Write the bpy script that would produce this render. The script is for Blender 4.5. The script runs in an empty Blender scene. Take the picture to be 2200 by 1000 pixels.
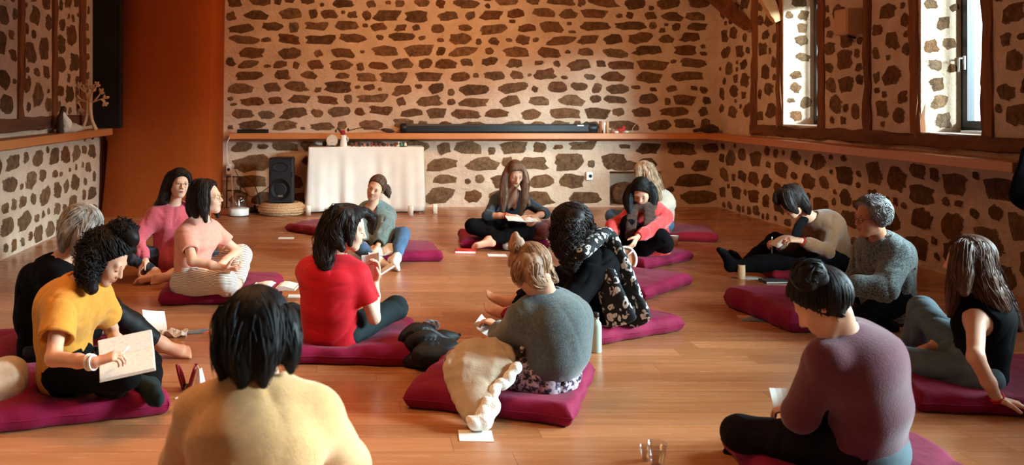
import bpy, bmesh, math, random
import numpy as np
from mathutils import Vector, Matrix

random.seed(11)
RNG = np.random.default_rng(11)
SC = bpy.context.scene
COL = SC.collection
F32 = np.float32

# ------------------------------------------------------------------ camera, world, light, exposure
cam_d = bpy.data.cameras.new('camera')
cam = bpy.data.objects.new('camera', cam_d)
COL.objects.link(cam)
cam.location = (0, 0, 1.5)
cam.rotation_euler = (math.pi / 2, 0, 0)
cam_d.sensor_fit = 'HORIZONTAL'
cam_d.sensor_width = 36
cam_d.lens = 36 * 2000 / 2200
cam_d.shift_x = (1100 - 770) / 2200
cam_d.shift_y = -(500 - 215) / 2200
cam_d.clip_start = 0.05
cam_d.dof.use_dof = True
cam_d.dof.focus_distance = 6.6
cam_d.dof.aperture_fstop = 3.2
SC.camera = cam

world = bpy.data.worlds.new('world')
SC.world = world
world.use_nodes = True
_bg = world.node_tree.nodes['Background']
_bg.inputs[0].default_value = (0.80, 0.92, 1.0, 1)
_bg.inputs[1].default_value = 3.0

def area(name, loc, target, size, power, color, size_y=None, spread=math.pi):
    l = bpy.data.lights.new(name, 'AREA')
    l.energy = power
    l.color = color
    l.shape = 'RECTANGLE'
    l.size = size
    l.size_y = size_y or size
    l.spread = spread
    o = bpy.data.objects.new(name, l)
    COL.objects.link(o)
    o.location = loc
    d = Vector(target) - Vector(loc)
    o.rotation_euler = d.to_track_quat('-Z', 'Y').to_euler()
    return o

COOL = (0.68, 0.92, 1.0)
WARM = (1.0, 0.51, 0.22)
area('daylight_and_fill', (7.6, -4.2, 3.8), (1.8, 13.0, 0.5), 2.6, 11500, COOL, 1.0)
area('daylight_and_fill', (10.5, 6.4, 4.0), (0.0, 6.2, 0.4), 3.4, 2100, COOL, 1.6)
area('daylight_and_fill', (11.0, 2.9, 4.0), (-3.3, 10.2, 0.5), 2.4, 3100, COOL, 1.0)
area('daylight_and_fill', (10.0, 8.4, 4.4), (4.2, 9.4, 1.4), 4.0, 70, COOL, 1.4)
area('daylight_and_fill', (9.5, 0.6, 4.2), (-0.4, 2.6, 0.7), 1.2, 75, COOL, spread=.55)  # added fill: narrow beam to brighten the apricot sweater
area('daylight_and_fill', (9.0, 1.0, 3.6), (1.0, 10.2, 0.6), 1.2, 62, COOL, spread=.45)  # added fill, a tight beam lifting the long haired woman
area('ceiling_lamp', (1.2, 9.8, 3.5), (0.9, 13.0, 2.0), 1.2, 140, WARM)
area('ceiling_lamp', (2.4, 9.0, 3.55), (3.4, 10.0, 0), 1.6, 22, WARM)
area('ceiling_lamp', (-0.2, 7.4, 3.55), (-0.1, 7.6, 0), 1.6, 44, WARM, spread=2.0)
area('ceiling_lamp', (-0.9, 4.0, 3.55), (-0.7, 4.0, 0), 1.6, 46, WARM, spread=2.0)

vs = SC.view_settings
SC.display_settings.display_device = 'sRGB'
vs.view_transform = 'Standard'
vs.look = 'None'
vs.exposure = 0.0
vs.gamma = 1.0
vs.use_curve_mapping = False

# ------------------------------------------------------------------ small helpers
def W(u, v, Y):
    return np.array([(u - 770) * Y / 2000, Y, 1.5 - (v - 215) * Y / 2000])

def G(u, v, z=0.0):
    return W(u, v, 2000 * (1.5 - z) / (v - 215))

def A(*p):
    return np.array(p, dtype=float)

def unit(v):
    v = np.asarray(v, float)
    return v / (np.linalg.norm(v) + 1e-9)

def C(r, g, b):
    def f(c):
        c /= 255
        return c / 12.92 if c <= .04045 else ((c + .055) / 1.055) ** 2.4
    return (f(r), f(g), f(b), 1)

# ------------------------------------------------------------------ materials
class NT:
    def __init__(s, name):
        s.m = bpy.data.materials.new(name)
        s.m.use_nodes = True
        s.t = s.m.node_tree
        s.b = s.t.nodes['Principled BSDF']
        s.out = s.t.nodes['Material Output']
    def n(s, typ, **kw):
        nd = s.t.nodes.new('ShaderNode' + typ)
        for k, v in kw.items():
            if k.startswith('_'):
                setattr(nd, k[1:], v)
            else:
                key = k.replace('_', ' ')
                s.set(nd.inputs[int(k[1:])] if (k[0] == 'i' and k[1:].isdigit()) else nd.inputs[key], v)
        return nd
    def set(s, sock, v):
        if isinstance(v, bpy.types.NodeSocket):
            s.t.links.new(v, sock)
        else:
            sock.default_value = v
    def co(s, kind='Object', scale=(1, 1, 1), rot=(0, 0, 0)):
        tc = s.n('TexCoord')
        mp = s.n('Mapping')
        s.t.links.new(tc.outputs[kind], mp.inputs[0])
        mp.inputs['Scale'].default_value = scale
        mp.inputs['Rotation'].default_value = rot
        return mp.outputs[0]
    def noise(s, vec, scale, detail=4, rough=.55, dist=0.0):
        nd = s.n('TexNoise', Scale=scale, Detail=detail, Roughness=rough, Distortion=dist)
        s.t.links.new(vec, nd.inputs['Vector'])
        return nd.outputs['Fac']
    def ramp(s, fac, stops):
        nd = s.n('ValToRGB')
        s.t.links.new(fac, nd.inputs[0])
        e = nd.color_ramp.elements
        while len(e) < len(stops):
            e.new(.5)
        for el, (p, c) in zip(e, stops):
            el.position = p
            el.color = c if hasattr(c, '__len__') else (c, c, c, 1)
        return nd.outputs[0]
    def mix(s, fac, a, b, blend='MIX'):
        nd = s.n('Mix', _data_type='RGBA', _blend_type=blend)
        s.set(nd.inputs[0], fac)
        s.set(nd.inputs[6], a)
        s.set(nd.inputs[7], b)
        return nd.outputs[2]
    def math(s, op, a, b=0.0):
        nd = s.n('Math', _operation=op)
        s.set(nd.inputs[0], a)
        s.set(nd.inputs[1], b)
        return nd.outputs[0]
    def bump(s, h, strength, dist=.01):
        nd = s.n('Bump', Strength=strength, Distance=dist)
        s.t.links.new(h, nd.inputs['Height'])
        s.t.links.new(nd.outputs[0], s.b.inputs['Normal'])
        return nd

def sc_(c, k):
    return (min(c[0] * k, 1), min(c[1] * k, 1), min(c[2] * k, 1), 1)

def mk(name, col, rough=.75, var=.15, vs=7, bump=.25, bs=60, bd=.006, metal=0, sheen=0, spec=.4, stretch=(1, 1, 1), col2=None, coat=0):
    s = NT(name)
    v = s.co(scale=stretch)
    f = s.noise(v, vs)
    if var or col2:
        c = s.ramp(f, [(.3, sc_(col, 1 - var)), (.7, col2 or sc_(col, 1 + var))])
        s.set(s.b.inputs['Base Color'], c)
    else:
        s.b.inputs['Base Color'].default_value = col
    s.b.inputs['Roughness'].default_value = rough
    s.b.inputs['Metallic'].default_value = metal
    s.b.inputs['Specular IOR Level'].default_value = spec
    if coat:
        s.b.inputs['Coat Weight'].default_value = coat
    if sheen:
        s.b.inputs['Sheen Weight'].default_value = sheen
        s.b.inputs['Sheen Roughness'].default_value = .5
    if bump:
        s.bump(s.noise(v, bs, 3), bump, bd)
    return s.m

# ------------------------------------------------------------------ mesh helpers
def mesh_np(name, V, Q, smooth=True):
    """V (n,3); Q (m,4) or (m,3) int array -> mesh"""
    me = bpy.data.meshes.new(name)
    V = np.asarray(V, dtype=F32)
    Q = np.asarray(Q, dtype=np.int32)
    k = Q.shape[1]
    me.vertices.add(len(V))
    me.vertices.foreach_set('co', V.ravel())
    me.loops.add(len(Q) * k)
    me.loops.foreach_set('vertex_index', Q.ravel())
    me.polygons.add(len(Q))
    me.polygons.foreach_set('loop_start', np.arange(0, len(Q) * k, k, dtype=np.int32))
    me.polygons.foreach_set('loop_total', np.full(len(Q), k, dtype=np.int32))
    if smooth:
        me.polygons.foreach_set('use_smooth', np.ones(len(Q), dtype=bool))
    me.update(calc_edges=True)
    return me

class MB:
    """collects shapes (python lists) -> one mesh"""
    def __init__(s):
        s.v, s.f, s.sm = [], [], []
    def add(s, V, Fc, smooth=False):
        o = len(s.v)
        s.v += [tuple(map(float, p)) for p in V]
        s.f += [tuple(int(i) + o for i in f) for f in Fc]
        s.sm += [smooth] * len(Fc)
        return s
    def box(s, lo, hi, rot=None, c=None, bev=0.0):
        lo, hi = np.array(lo, float), np.array(hi, float)
        if bev:
            return s.rbox(lo, hi, bev, rot, c)
        V = np.array([[x, y, z] for z in (lo[2], hi[2]) for y in (lo[1], hi[1]) for x in (lo[0], hi[0])])
        if rot is not None:
            V = (V - c) @ np.array(rot).T + c
        return s.add(V, [(0, 2, 3, 1), (4, 5, 7, 6), (0, 1, 5, 4), (2, 6, 7, 3), (0, 4, 6, 2), (1, 3, 7, 5)])
    def rbox(s, lo, hi, b, rot=None, c=None):
        bm = bmesh.new()
        bmesh.ops.create_cube(bm, size=1)
        d = hi - lo
        for v in bm.verts:
            v.co = Vector(((v.co.x + .5) * d[0] + lo[0], (v.co.y + .5) * d[1] + lo[1], (v.co.z + .5) * d[2] + lo[2]))
        bmesh.ops.bevel(bm, geom=bm.edges[:], offset=min(b, min(d) * .45), segments=2, affect='EDGES', profile=.6)
        bm.verts.index_update()
        V = np.array([v.co[:] for v in bm.verts])
        if rot is not None:
            V = (V - c) @ np.array(rot).T + c
        s.add(V, [[v.index for v in f.verts] for f in bm.faces])
        bm.free()
        return s
    def tube(s, pts, rad, n=8, cap=True, flat=1.0, smooth=True):
        V, Fc = tube_np(pts, rad, n, flat)
        Fc = Fc.tolist()
        m = len(pts)
        if cap:
            Fc += [list(range(n - 1, -1, -1)), list(range((m - 1) * n, m * n))]
        return s.add(V, Fc, smooth)
    def lathe(s, prof, c, n=24, ax=None, smooth=True):
        """prof list of (r,z); around z axis at c (or rotated by 3x3 ax)"""
        V = []
        for r, z in prof:
            for i in range(n):
                a = 2 * math.pi * i / n
                V.append((r * math.cos(a), r * math.sin(a), z))
        V = np.array(V)
        if ax is not None:
            V = V @ np.array(ax).T
        V = V + np.array(c)
        Fc = []
        for j in range(len(prof) - 1):
            for i in range(n):
                k = (i + 1) % n
                Fc.append((j * n + i, j * n + k, (j + 1) * n + k, (j + 1) * n + i))
        if prof[0][0] > 1e-6:
            Fc.append(list(range(n - 1, -1, -1)))
        if prof[-1][0] > 1e-6:
            Fc.append(list(range((len(prof) - 1) * n, len(prof) * n)))
        return s.add(V, Fc, smooth)
    def ell(s, c, r, R=None, nu=14, nv=9):
        V, Fc = [], []
        for j in range(nv + 1):
            t = math.pi * j / nv
            for i in range(nu):
                a = 2 * math.pi * i / nu
                V.append((r[0] * math.sin(t) * math.cos(a), r[1] * math.sin(t) * math.sin(a), r[2] * math.cos(t)))
        V = np.array(V)
        if R is not None:
            V = V @ np.array(R).T
        V = V + np.array(c)
        for j in range(nv):
            for i in range(nu):
                k = (i + 1) % nu
                Fc.append((j * nu + i, (j + 1) * nu + i, (j + 1) * nu + k, j * nu + k))
        return s.add(V, Fc, True)
    def grid(s, P, smooth=True, close_u=False):
        """P (a,b,3) array"""
        a, b = P.shape[:2]
        Fc = []
        for i in range(a - 1 if not close_u else a):
            i2 = (i + 1) % a
            for j in range(b - 1):
                Fc.append((i * b + j, i2 * b + j, i2 * b + j + 1, i * b + j + 1))
        return s.add(P.reshape(-1, 3), Fc, smooth)
    def mesh(s, name, off=(0, 0, 0)):
        me = bpy.data.meshes.new(name)
        V = np.array(s.v) - np.array(off)
        me.from_pydata(V.tolist(), [], s.f)
        me.polygons.foreach_set('use_smooth', s.sm)
        me.update()
        return me

def tube_np(pts, rad, n=8, flat=1.0):
    pts = np.asarray(pts, float)
    m = len(pts)
    rad = np.broadcast_to(np.asarray(rad, float), (m,))
    T = np.gradient(pts, axis=0)
    T /= np.linalg.norm(T, axis=1, keepdims=True) + 1e-9
    ref = A(0, 0, 1) if abs(T[0][2]) < .9 else A(1, 0, 0)
    u = unit(np.cross(ref, T[0]))
    V = np.zeros((m, n, 3))
    ang = np.arange(n) * 2 * math.pi / n
    for i in range(m):
        u = unit(u - T[i] * np.dot(u, T[i]))
        w = np.cross(T[i], u)
        V[i] = pts[i] + rad[i] * (np.cos(ang)[:, None] * u + flat * np.sin(ang)[:, None] * w)
    i = np.arange(m - 1)[:, None] * n
    j = np.arange(n)[None]
    k = (j + 1) % n
    Q = np.stack([i + j, i + k, i + n + k, i + n + j], -1).reshape(-1, 4)
    return V.reshape(-1, 3), Q

def rotz(a):
    c, s = math.cos(a), math.sin(a)
    return np.array([[c, -s, 0], [s, c, 0], [0, 0, 1]])

def rot3(ax, a):
    return np.array(Matrix.Rotation(a, 3, Vector(ax)))

# ------------------------------------------------------------------ objects
def props(o, label=None, cat=None, group=None, kind=None):
    if label: o['label'] = label
    if cat: o['category'] = cat
    if group: o['group'] = group
    if kind: o['kind'] = kind
    return o

def link(name, me, m=None, parent=None):
    o = bpy.data.objects.new(name, me)
    COL.objects.link(o)
    if m is not None:
        for mm in (m if isinstance(m, (list, tuple)) else [m]):
            me.materials.append(mm)
    if parent is not None:
        o.parent = parent
    return o

def empty(name, loc, label=None, cat=None, group=None):
    o = bpy.data.objects.new(name, None)
    COL.objects.link(o)
    o.location = tuple(map(float, loc))
    o.empty_display_size = .1
    return props(o, label, cat, group)

def wloc(o):
    p = np.zeros(3)
    while o is not None:
        p += np.array(o.location)
        o = o.parent
    return p

def part(name, mb, m, parent, label=None, kind=None):
    """a child mesh; mb in world coordinates (MB or (V,Q)), nothing above it is rotated"""
    off = wloc(parent)
    if isinstance(mb, MB):
        me = mb.mesh(name, off)
    else:
        me = mesh_np(name, np.asarray(mb[0]) - off, mb[1])
    o = link(name, me, m, parent)
    return props(o, label, None, None, kind)

def decimate(o, target):
    n = sum(len(p.vertices) - 2 for p in o.data.polygons)
    if n < target * 1.25:
        return
    md = o.modifiers.new('d', 'DECIMATE')
    md.ratio = target / n
    me = bpy.data.meshes.new_from_object(o.evaluated_get(bpy.context.evaluated_depsgraph_get()))
    o.modifiers.remove(md)
    old = o.data
    o.data = me
    bpy.data.meshes.remove(old)

def solo(name, mb, m, loc, label=None, cat=None, group=None, kind=None):
    me = mb.mesh(name, loc) if isinstance(mb, MB) else mesh_np(name, np.asarray(mb[0]) - np.array(loc), mb[1])
    o = link(name, me, m)
    o.location = tuple(map(float, loc))
    return props(o, label, cat, group, kind)

# ------------------------------------------------------------------ distance fields -> continuous meshes
def cone(a, b, ra, rb, k=.02, op='u'):
    return ('cone', np.asarray(a, float), np.asarray(b, float), ra, rb, k, op)

def ball(c, r, k=.02, op='u'):
    return ('cone', np.asarray(c, float), np.asarray(c, float) + A(0, 0, 1e-4), r, r, k, op)

def ecap(a, b, u, r0, r1, k=.03, op='u'):
    return ('ecap', np.asarray(a, float), np.asarray(b, float), np.asarray(u, float), r0, r1, k, op)

def ell(c, R, r, k=.02, op='u'):
    """R: 3x3, columns are the axes"""
    return ('ell', np.asarray(c, float), np.asarray(R, float), np.asarray(r, float), k, op)

def plane(c, n, rad):
    """cuts away what lies on the n side of c, within rad of c"""
    return ('plane', np.asarray(c, float), unit(n), rad, 0, 'p')

def _bbox(p):
    if p[0] == 'cone':
        lo = np.minimum(p[1] - p[3], p[2] - p[4]); hi = np.maximum(p[1] + p[3], p[2] + p[4])
    elif p[0] == 'ecap':
        r = max(p[4] + p[5])
        lo = np.minimum(p[1], p[2]) - r; hi = np.maximum(p[1], p[2]) + r
    elif p[0] == 'ell':
        e = np.sqrt(((p[2] * p[3]) ** 2).sum(1))
        lo = p[1] - e; hi = p[1] + e
    else:
        lo = p[1] - p[3]; hi = p[1] + p[3]
    return lo, hi

def _axis(lo, hi, h, fine):
    xs = [lo]
    step = h
    while xs[-1] < hi:
        x = xs[-1]
        t = h
        for a, b, hf in fine:
            if a - .02 <= x <= b + .01:
                t = min(t, hf)
        step = min(t, step * 1.35) if t > step else t
        xs.append(x + step)
    return np.array(xs, dtype=F32)

def _dist(p, X, Y, Z):
    if p[0] == 'cone':
        a, b = p[1].astype(F32), p[2].astype(F32)
        ba = b - a
        L2 = F32(max(float(ba @ ba), 1e-10))
        t = np.clip(((X - a[0]) * ba[0] + (Y - a[1]) * ba[1] + (Z - a[2]) * ba[2]) / L2, 0, 1)
        dx = X - a[0] - t * ba[0]; dy = Y - a[1] - t * ba[1]; dz = Z - a[2] - t * ba[2]
        return np.sqrt(dx * dx + dy * dy + dz * dz) - (F32(p[3]) + t * F32(p[4] - p[3]))
    if p[0] == 'ecap':
        a, b = p[1], p[2]
        ax = b - a
        L = np.linalg.norm(ax) + 1e-9
        ax = ax / L
        u = unit(p[3] - ax * (p[3] @ ax))
        w = np.cross(ax, u)
        dx = X - F32(a[0]); dy = Y - F32(a[1]); dz = Z - F32(a[2])
        s = (dx * F32(ax[0]) + dy * F32(ax[1]) + dz * F32(ax[2]))
        t = np.clip(s / F32(L), 0, 1)
        q = s - t * F32(L)
        ru = F32(p[4][0]) + t * F32(p[5][0] - p[4][0])
        rv = F32(p[4][1]) + t * F32(p[5][1] - p[4][1])
        x = dx * F32(u[0]) + dy * F32(u[1]) + dz * F32(u[2])
        y = dx * F32(w[0]) + dy * F32(w[1]) + dz * F32(w[2])
        rz = np.minimum(ru, rv)
        k0 = np.sqrt((x / ru) ** 2 + (y / rv) ** 2 + (q / rz) ** 2) + F32(1e-6)
        k1 = np.sqrt((x / ru ** 2) ** 2 + (y / rv ** 2) ** 2 + (q / rz ** 2) ** 2) + F32(1e-6)
        return k0 * (k0 - 1) / k1
    if p[0] == 'ell':
        c, R, r = p[1], p[2], p[3]
        dx = X - F32(c[0]); dy = Y - F32(c[1]); dz = Z - F32(c[2])
        q = [dx * F32(R[0, i]) + dy * F32(R[1, i]) + dz * F32(R[2, i]) for i in range(3)]
        k0 = np.sqrt(sum((q[i] / F32(r[i])) ** 2 for i in range(3))) + F32(1e-6)
        k1 = np.sqrt(sum((q[i] / F32(r[i] ** 2)) ** 2 for i in range(3))) + F32(1e-6)
        return k0 * (k0 - 1) / k1
    c, n = p[1], p[2]
    return (X - F32(c[0])) * F32(n[0]) + (Y - F32(c[1])) * F32(n[1]) + (Z - F32(c[2])) * F32(n[2])

def _flat(prims):
    for p in prims:
        if p[0] == 'group':
            yield from _flat(p[1])
        else:
            yield p

def group(prims, k=.04):
    return ('group', prims, k)

def _field(prims, ax, h):
    D = np.full([len(a) for a in ax], .5, dtype=F32)
    for p in prims:
        if p[0] == 'group':
            d = _field(p[1], ax, h)
            k = F32(p[2])
            hh = np.clip(F32(.5) + F32(.5) * (d - D) / k, 0, 1)
            D = d + (D - d) * hh - k * hh * (1 - hh)
            continue
        a, b = _bbox(p)
        k, op = p[-2], p[-1]
        m = (k + 2.2 * h) if op != 'p' else 0
        i0 = [max(int(np.searchsorted(ax[i], a[i] - m)) - 1, 0) for i in range(3)]
        i1 = [min(int(np.searchsorted(ax[i], b[i] + m)) + 1, len(ax[i])) for i in range(3)]
        if any(i1[i] <= i0[i] for i in range(3)):
            continue
        X = ax[0][i0[0]:i1[0], None, None]; Y = ax[1][None, i0[1]:i1[1], None]; Z = ax[2][None, None, i0[2]:i1[2]]
        S = D[i0[0]:i1[0], i0[1]:i1[1], i0[2]:i1[2]]
        d = _dist(p, X, Y, Z)
        if op == 'u':
            kk = F32(max(k, 1e-4))
            hh = np.clip(F32(.5) + F32(.5) * (d - S) / kk, 0, 1)
            S[...] = d + (S - d) * hh - kk * hh * (1 - hh)
        elif op == 's':
            kk = F32(max(k, 1e-4))
            hh = np.clip(F32(.5) - F32(.5) * (S + d) / kk, 0, 1)
            S[...] = S + (-d - S) * hh + kk * hh * (1 - hh)
        else:
            c = p[1]
            rr = (X - F32(c[0])) ** 2 + (Y - F32(c[1])) ** 2 + (Z - F32(c[2])) ** 2
            S[...] = np.where(rr < p[3] ** 2, np.maximum(S, d), S)
    return D

def field_mesh(prims, h=.01, fine=((), (), ()), disp=None):
    lo = np.full(3, 1e9); hi = -lo
    for p in _flat(prims):
        if p[-1] == 'u':
            a, b = _bbox(p)
            lo = np.minimum(lo, a); hi = np.maximum(hi, b)
    pad = 3 * h
    ax = [_axis(lo[i] - pad, hi[i] + pad, h, fine[i]) for i in range(3)]
    D = _field(prims, ax, h)
    if disp is not None:
        I = np.nonzero(np.abs(D) < .045)
        D[I] += disp(ax[0][I[0]], ax[1][I[1]], ax[2][I[2]]).astype(F32)
    return surface_nets(D, ax)

def surface_nets(D, ax):
    ins = D < 0
    cs = np.zeros([n - 1 for n in D.shape], dtype=np.int8)
    for i in (0, 1):
        for j in (0, 1):
            for k in (0, 1):
                cs += ins[i:i + cs.shape[0], j:j + cs.shape[1], k:k + cs.shape[2]]
    act = (cs > 0) & (cs < 8)
    I, J, K = np.nonzero(act)
    idx = np.full(cs.shape, -1, dtype=np.int32)
    idx[I, J, K] = np.arange(len(I))
    acc = np.zeros((len(I), 3)); cnt = np.zeros(len(I))
    corners = [(i, j, k) for i in (0, 1) for j in (0, 1) for k in (0, 1)]
    vals = {c: D[I + c[0], J + c[1], K + c[2]] for c in corners}
    for c in corners:
        for axn in range(3):
            if c[axn] == 0:
                e = list(c); e[axn] = 1; e = tuple(e)
                v0, v1 = vals[c], vals[e]
                cr = (v0 < 0) != (v1 < 0)
                t = np.where(cr, v0 / np.where(v0 == v1, 1, v0 - v1), 0)
                base = [ax[0][I + c[0]], ax[1][J + c[1]], ax[2][K + c[2]]]
                ij = [I, J, K]
                st = ax[axn][ij[axn] + 1] - ax[axn][ij[axn]]
                pos = np.stack(base, 1).astype(float)
                pos[:, axn] += t * st
                acc[cr] += pos[cr]; cnt[cr] += 1
    V = acc / np.maximum(cnt, 1)[:, None]
    quads = []
    for axn in range(3):
        sl0 = [slice(None)] * 3; sl1 = [slice(None)] * 3
        sl0[axn] = slice(0, -1); sl1[axn] = slice(1, None)
        ch = ins[tuple(sl0)] != ins[tuple(sl1)]
        b, c = [q for q in range(3) if q != axn]
        e = np.nonzero(ch)
        ok = (e[b] > 0) & (e[c] > 0) & (e[b] < cs.shape[b]) & (e[c] < cs.shape[c])
        e = [q[ok] for q in e]
        first_in = ins[tuple(e)]
        def cell(db, dc):
            q = [None] * 3
            q[axn] = e[axn]; q[b] = e[b] + db; q[c] = e[c] + dc
            return idx[tuple(q)]
        Q = np.stack([cell(-1, -1), cell(0, -1), cell(0, 0), cell(-1, 0)], 1)
        flip = first_in if axn != 1 else ~first_in
        Q[~flip] = Q[~flip][:, ::-1]
        quads.append(Q)
    Q = np.concatenate(quads)
    Q = Q[(Q >= 0).all(1)]
    return V, Q

def folds(seed, amp=.006, s=16., stretch=(1, 1, .6), lump=.35):
    """sparse inward creases plus a soft unevenness"""
    r = np.random.default_rng(seed)
    M_ = r.normal(size=(6, 3)) * np.array(stretch)
    M_ /= np.linalg.norm(M_, axis=1, keepdims=True) * .6
    ph = r.uniform(0, 6.28, 6)
    def f(x, y, z):
        q = [s * (M_[i, 0] * x + M_[i, 1] * y + M_[i, 2] * z) * (.7 + .12 * i) + ph[i] for i in range(6)]
        w = np.sin(q[4] * .5) + np.sin(q[5] * .43)
        c1 = (1 - np.abs(np.sin(q[0] + 1.1 * np.sin(q[1] * .7)))) ** 3 * np.clip(.5 + .7 * np.sin(q[2] * .8), 0, 1)
        c2 = (1 - np.abs(np.sin(q[1] * 1.2 + 1.2 * np.sin(q[3] * .6)))) ** 3 * np.clip(.4 + .7 * np.sin(q[4] * .7), 0, 1)
        return amp * (1.15 * c1 + .9 * c2 + lump * w * .5 - .3)
    return f
# ------------------------------------------------------------------ material library
M = {}
M['skin'] = mk('skin', C(214, 160, 130), .55, .06, 12, .12, 220, .002, spec=.35)
M['skin_pale'] = mk('skin_pale', C(226, 178, 150), .55, .06, 12, .12, 220, .002, spec=.35)
M['skin_tan'] = mk('skin_tan', C(190, 130, 98), .55, .06, 12, .12, 220, .002, spec=.35)
M['lips'] = mk('lips', C(176, 92, 84), .45, .05, 30, 0)
M['brow'] = mk('brow', C(38, 26, 22), .8, .1, 60, 0)
M['brow_blond'] = mk('brow_blond', C(110, 80, 55), .8, .1, 60, 0)
M['eye_white'] = mk('eye_white', C(225, 218, 210), .25, 0, 5, 0)
M['iris'] = mk('iris', C(42, 28, 22), .15, 0, 5, 0)
M['gold_rim'] = mk('gold_rim', C(190, 150, 95), .3, 0, 5, 0, metal=1)
M['dark_rim'] = mk('dark_rim', C(40, 28, 22), .3, 0, 5, 0)

def hairmat(name, c1, c2, rough=.55):
    s = NT(name)
    v = s.co(scale=(1, 1, .35))
    f = s.noise(v, 55, 4, .6)
    g = s.noise(v, 9, 2)
    s.set(s.b.inputs['Base Color'], s.ramp(s.math('ADD', s.math('MULTIPLY', f, .55), s.math('MULTIPLY', g, .45)), [(.36, c1), (.64, c2)]))
    s.b.inputs['Roughness'].default_value = rough
    s.b.inputs['Specular IOR Level'].default_value = .22
    s.bump(f, .4, .004)
    return s.m
M['hair_black'] = hairmat('hair_black', C(7, 5, 5), C(20, 15, 14))
M['hair_dark'] = hairmat('hair_dark', C(17, 11, 10), C(42, 29, 24))
M['hair_brown'] = hairmat('hair_brown', C(48, 30, 22), C(104, 70, 50))
M['hair_long_brown'] = hairmat('hair_long_brown', C(62, 40, 29), C(138, 100, 76))
M['hair_blond'] = hairmat('hair_blond', C(118, 84, 60), C(196, 164, 132))
M['hair_mixed'] = hairmat('hair_mixed', C(86, 54, 38), C(176, 136, 104))
M['hair_grey'] = hairmat('hair_grey', C(92, 86, 82), C(186, 180, 172))
M['hair_salt'] = hairmat('hair_salt', C(58, 54, 52), C(140, 138, 134))

def knit(name, col, rib=0.0, var=.18, rough=.95, bd=.006, vs=28, col2=None, sheen=.35):
    s = NT(name)
    v = s.co()
    f = s.noise(v, vs, 5, .7)
    s.set(s.b.inputs['Base Color'], s.ramp(f, [(.34, sc_(col, 1 - var)), (.66, col2 or sc_(col, 1 + var))]))
    s.b.inputs['Roughness'].default_value = rough
    s.b.inputs['Specular IOR Level'].default_value = .15
    s.b.inputs['Sheen Weight'].default_value = sheen
    h = s.noise(v, 140, 3)
    if rib:
        w = s.n('TexWave', _bands_direction='X', Scale=rib, Distortion=1.2, Detail=1)
        s.t.links.new(v, w.inputs['Vector'])
        h = s.math('ADD', h, s.math('MULTIPLY', w.outputs[1], .5))
    s.bump(h, .45, bd)
    return s.m
M['mustard_linen'] = knit('mustard_linen', C(204, 138, 52), 0, .10, .85, .003, 40, sheen=.15)
M['pink_wool'] = knit('pink_wool', C(206, 92, 104), 0, .16, .95, .008, 60)
M['peach_jersey'] = knit('peach_jersey', C(226, 158, 138), 0, .07, .85, .002, 30, sheen=.15)
M['apricot_wool'] = knit('apricot_wool', C(230, 176, 118), 58, .08, .95, .006, 40)
M['red_jersey'] = knit('red_jersey', C(196, 20, 34), 0, .08, .7, .002, 20, sheen=.1)
M['teal_shawl'] = knit('teal_shawl', C(92, 106, 100), 0, .35, .95, .006, 50)
M['slate_jersey'] = knit('slate_jersey', C(52, 62, 66), 0, .10, .85, .002, 30, sheen=.15)
M['grey_wool'] = knit('grey_wool', C(84, 92, 92), 0, .28, .95, .006, 75)
M['coral_fleece'] = knit('coral_fleece', C(226, 60, 58), 0, .08, .9, .004, 30)
M['cream_knit'] = knit('cream_knit', C(196, 180, 160), 0, .2, .95, .006, 60)
M['brown_cardigan'] = knit('brown_cardigan', C(126, 88, 58), 0, .12, .95, .004, 50)
M['speckled_knit'] = knit('speckled_knit', C(34, 42, 44), 0, .75, .95, .008, 95, C(128, 140, 138))
M['plum_wool'] = knit('plum_wool', C(98, 47, 58), 0, .12, .95, .004, 60)
M['black_cloth'] = mk('black_cloth', C(9, 8, 10), .9, .2, 8, .2, 90, .003, spec=.1)
M['black_velvet'] = mk('black_velvet', C(9, 10, 11), .6, .3, 6, .25, 60, .004, spec=.3)
M['navy_cloth'] = mk('navy_cloth', C(12, 15, 24), .85, .2, 8, .2, 90, .003, spec=.2)
M['aubergine_cloth'] = mk('aubergine_cloth', C(20, 12, 20), .85, .2, 8, .2, 90, .003, spec=.15)
M['dark_teal'] = mk('dark_teal', C(26, 38, 40), .85, .15, 8, .2, 90, .003, spec=.2)
M['denim'] = mk('denim', C(70, 96, 124), .85, .22, 9, .25, 160, .003, spec=.2)
M['pale_denim'] = mk('pale_denim', C(88, 104, 110), .85, .22, 9, .25, 160, .003, spec=.2)
M['brown_scarf'] = knit('brown_scarf', C(66, 43, 34), 0, .3, .95, .006, 60)
M['rust_knit'] = knit('rust_knit', C(150, 70, 56), 0, .5, .95, .008, 55, C(96, 34, 36))
M['cream_fleece'] = knit('cream_fleece', C(190, 170, 146), 0, .08, .98, .006, 35, sheen=.3)
M['white_fleece'] = knit('white_fleece', C(238, 232, 220), 0, .06, .98, .010, 60, sheen=.5)

def stripes():
    s = NT('striped_cotton')
    v = s.co()
    w = s.n('TexWave', _bands_direction='Z', Scale=30, Distortion=2.4, Detail=1)
    w.inputs['Detail Scale'].default_value = .4
    s.t.links.new(v, w.inputs['Vector'])
    s.set(s.b.inputs['Base Color'], s.ramp(w.outputs[1], [(.16, C(128, 118, 110)), (.34, C(226, 216, 204))]))
    s.b.inputs['Roughness'].default_value = .9
    return s.m
M['striped_cotton'] = stripes()

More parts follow.
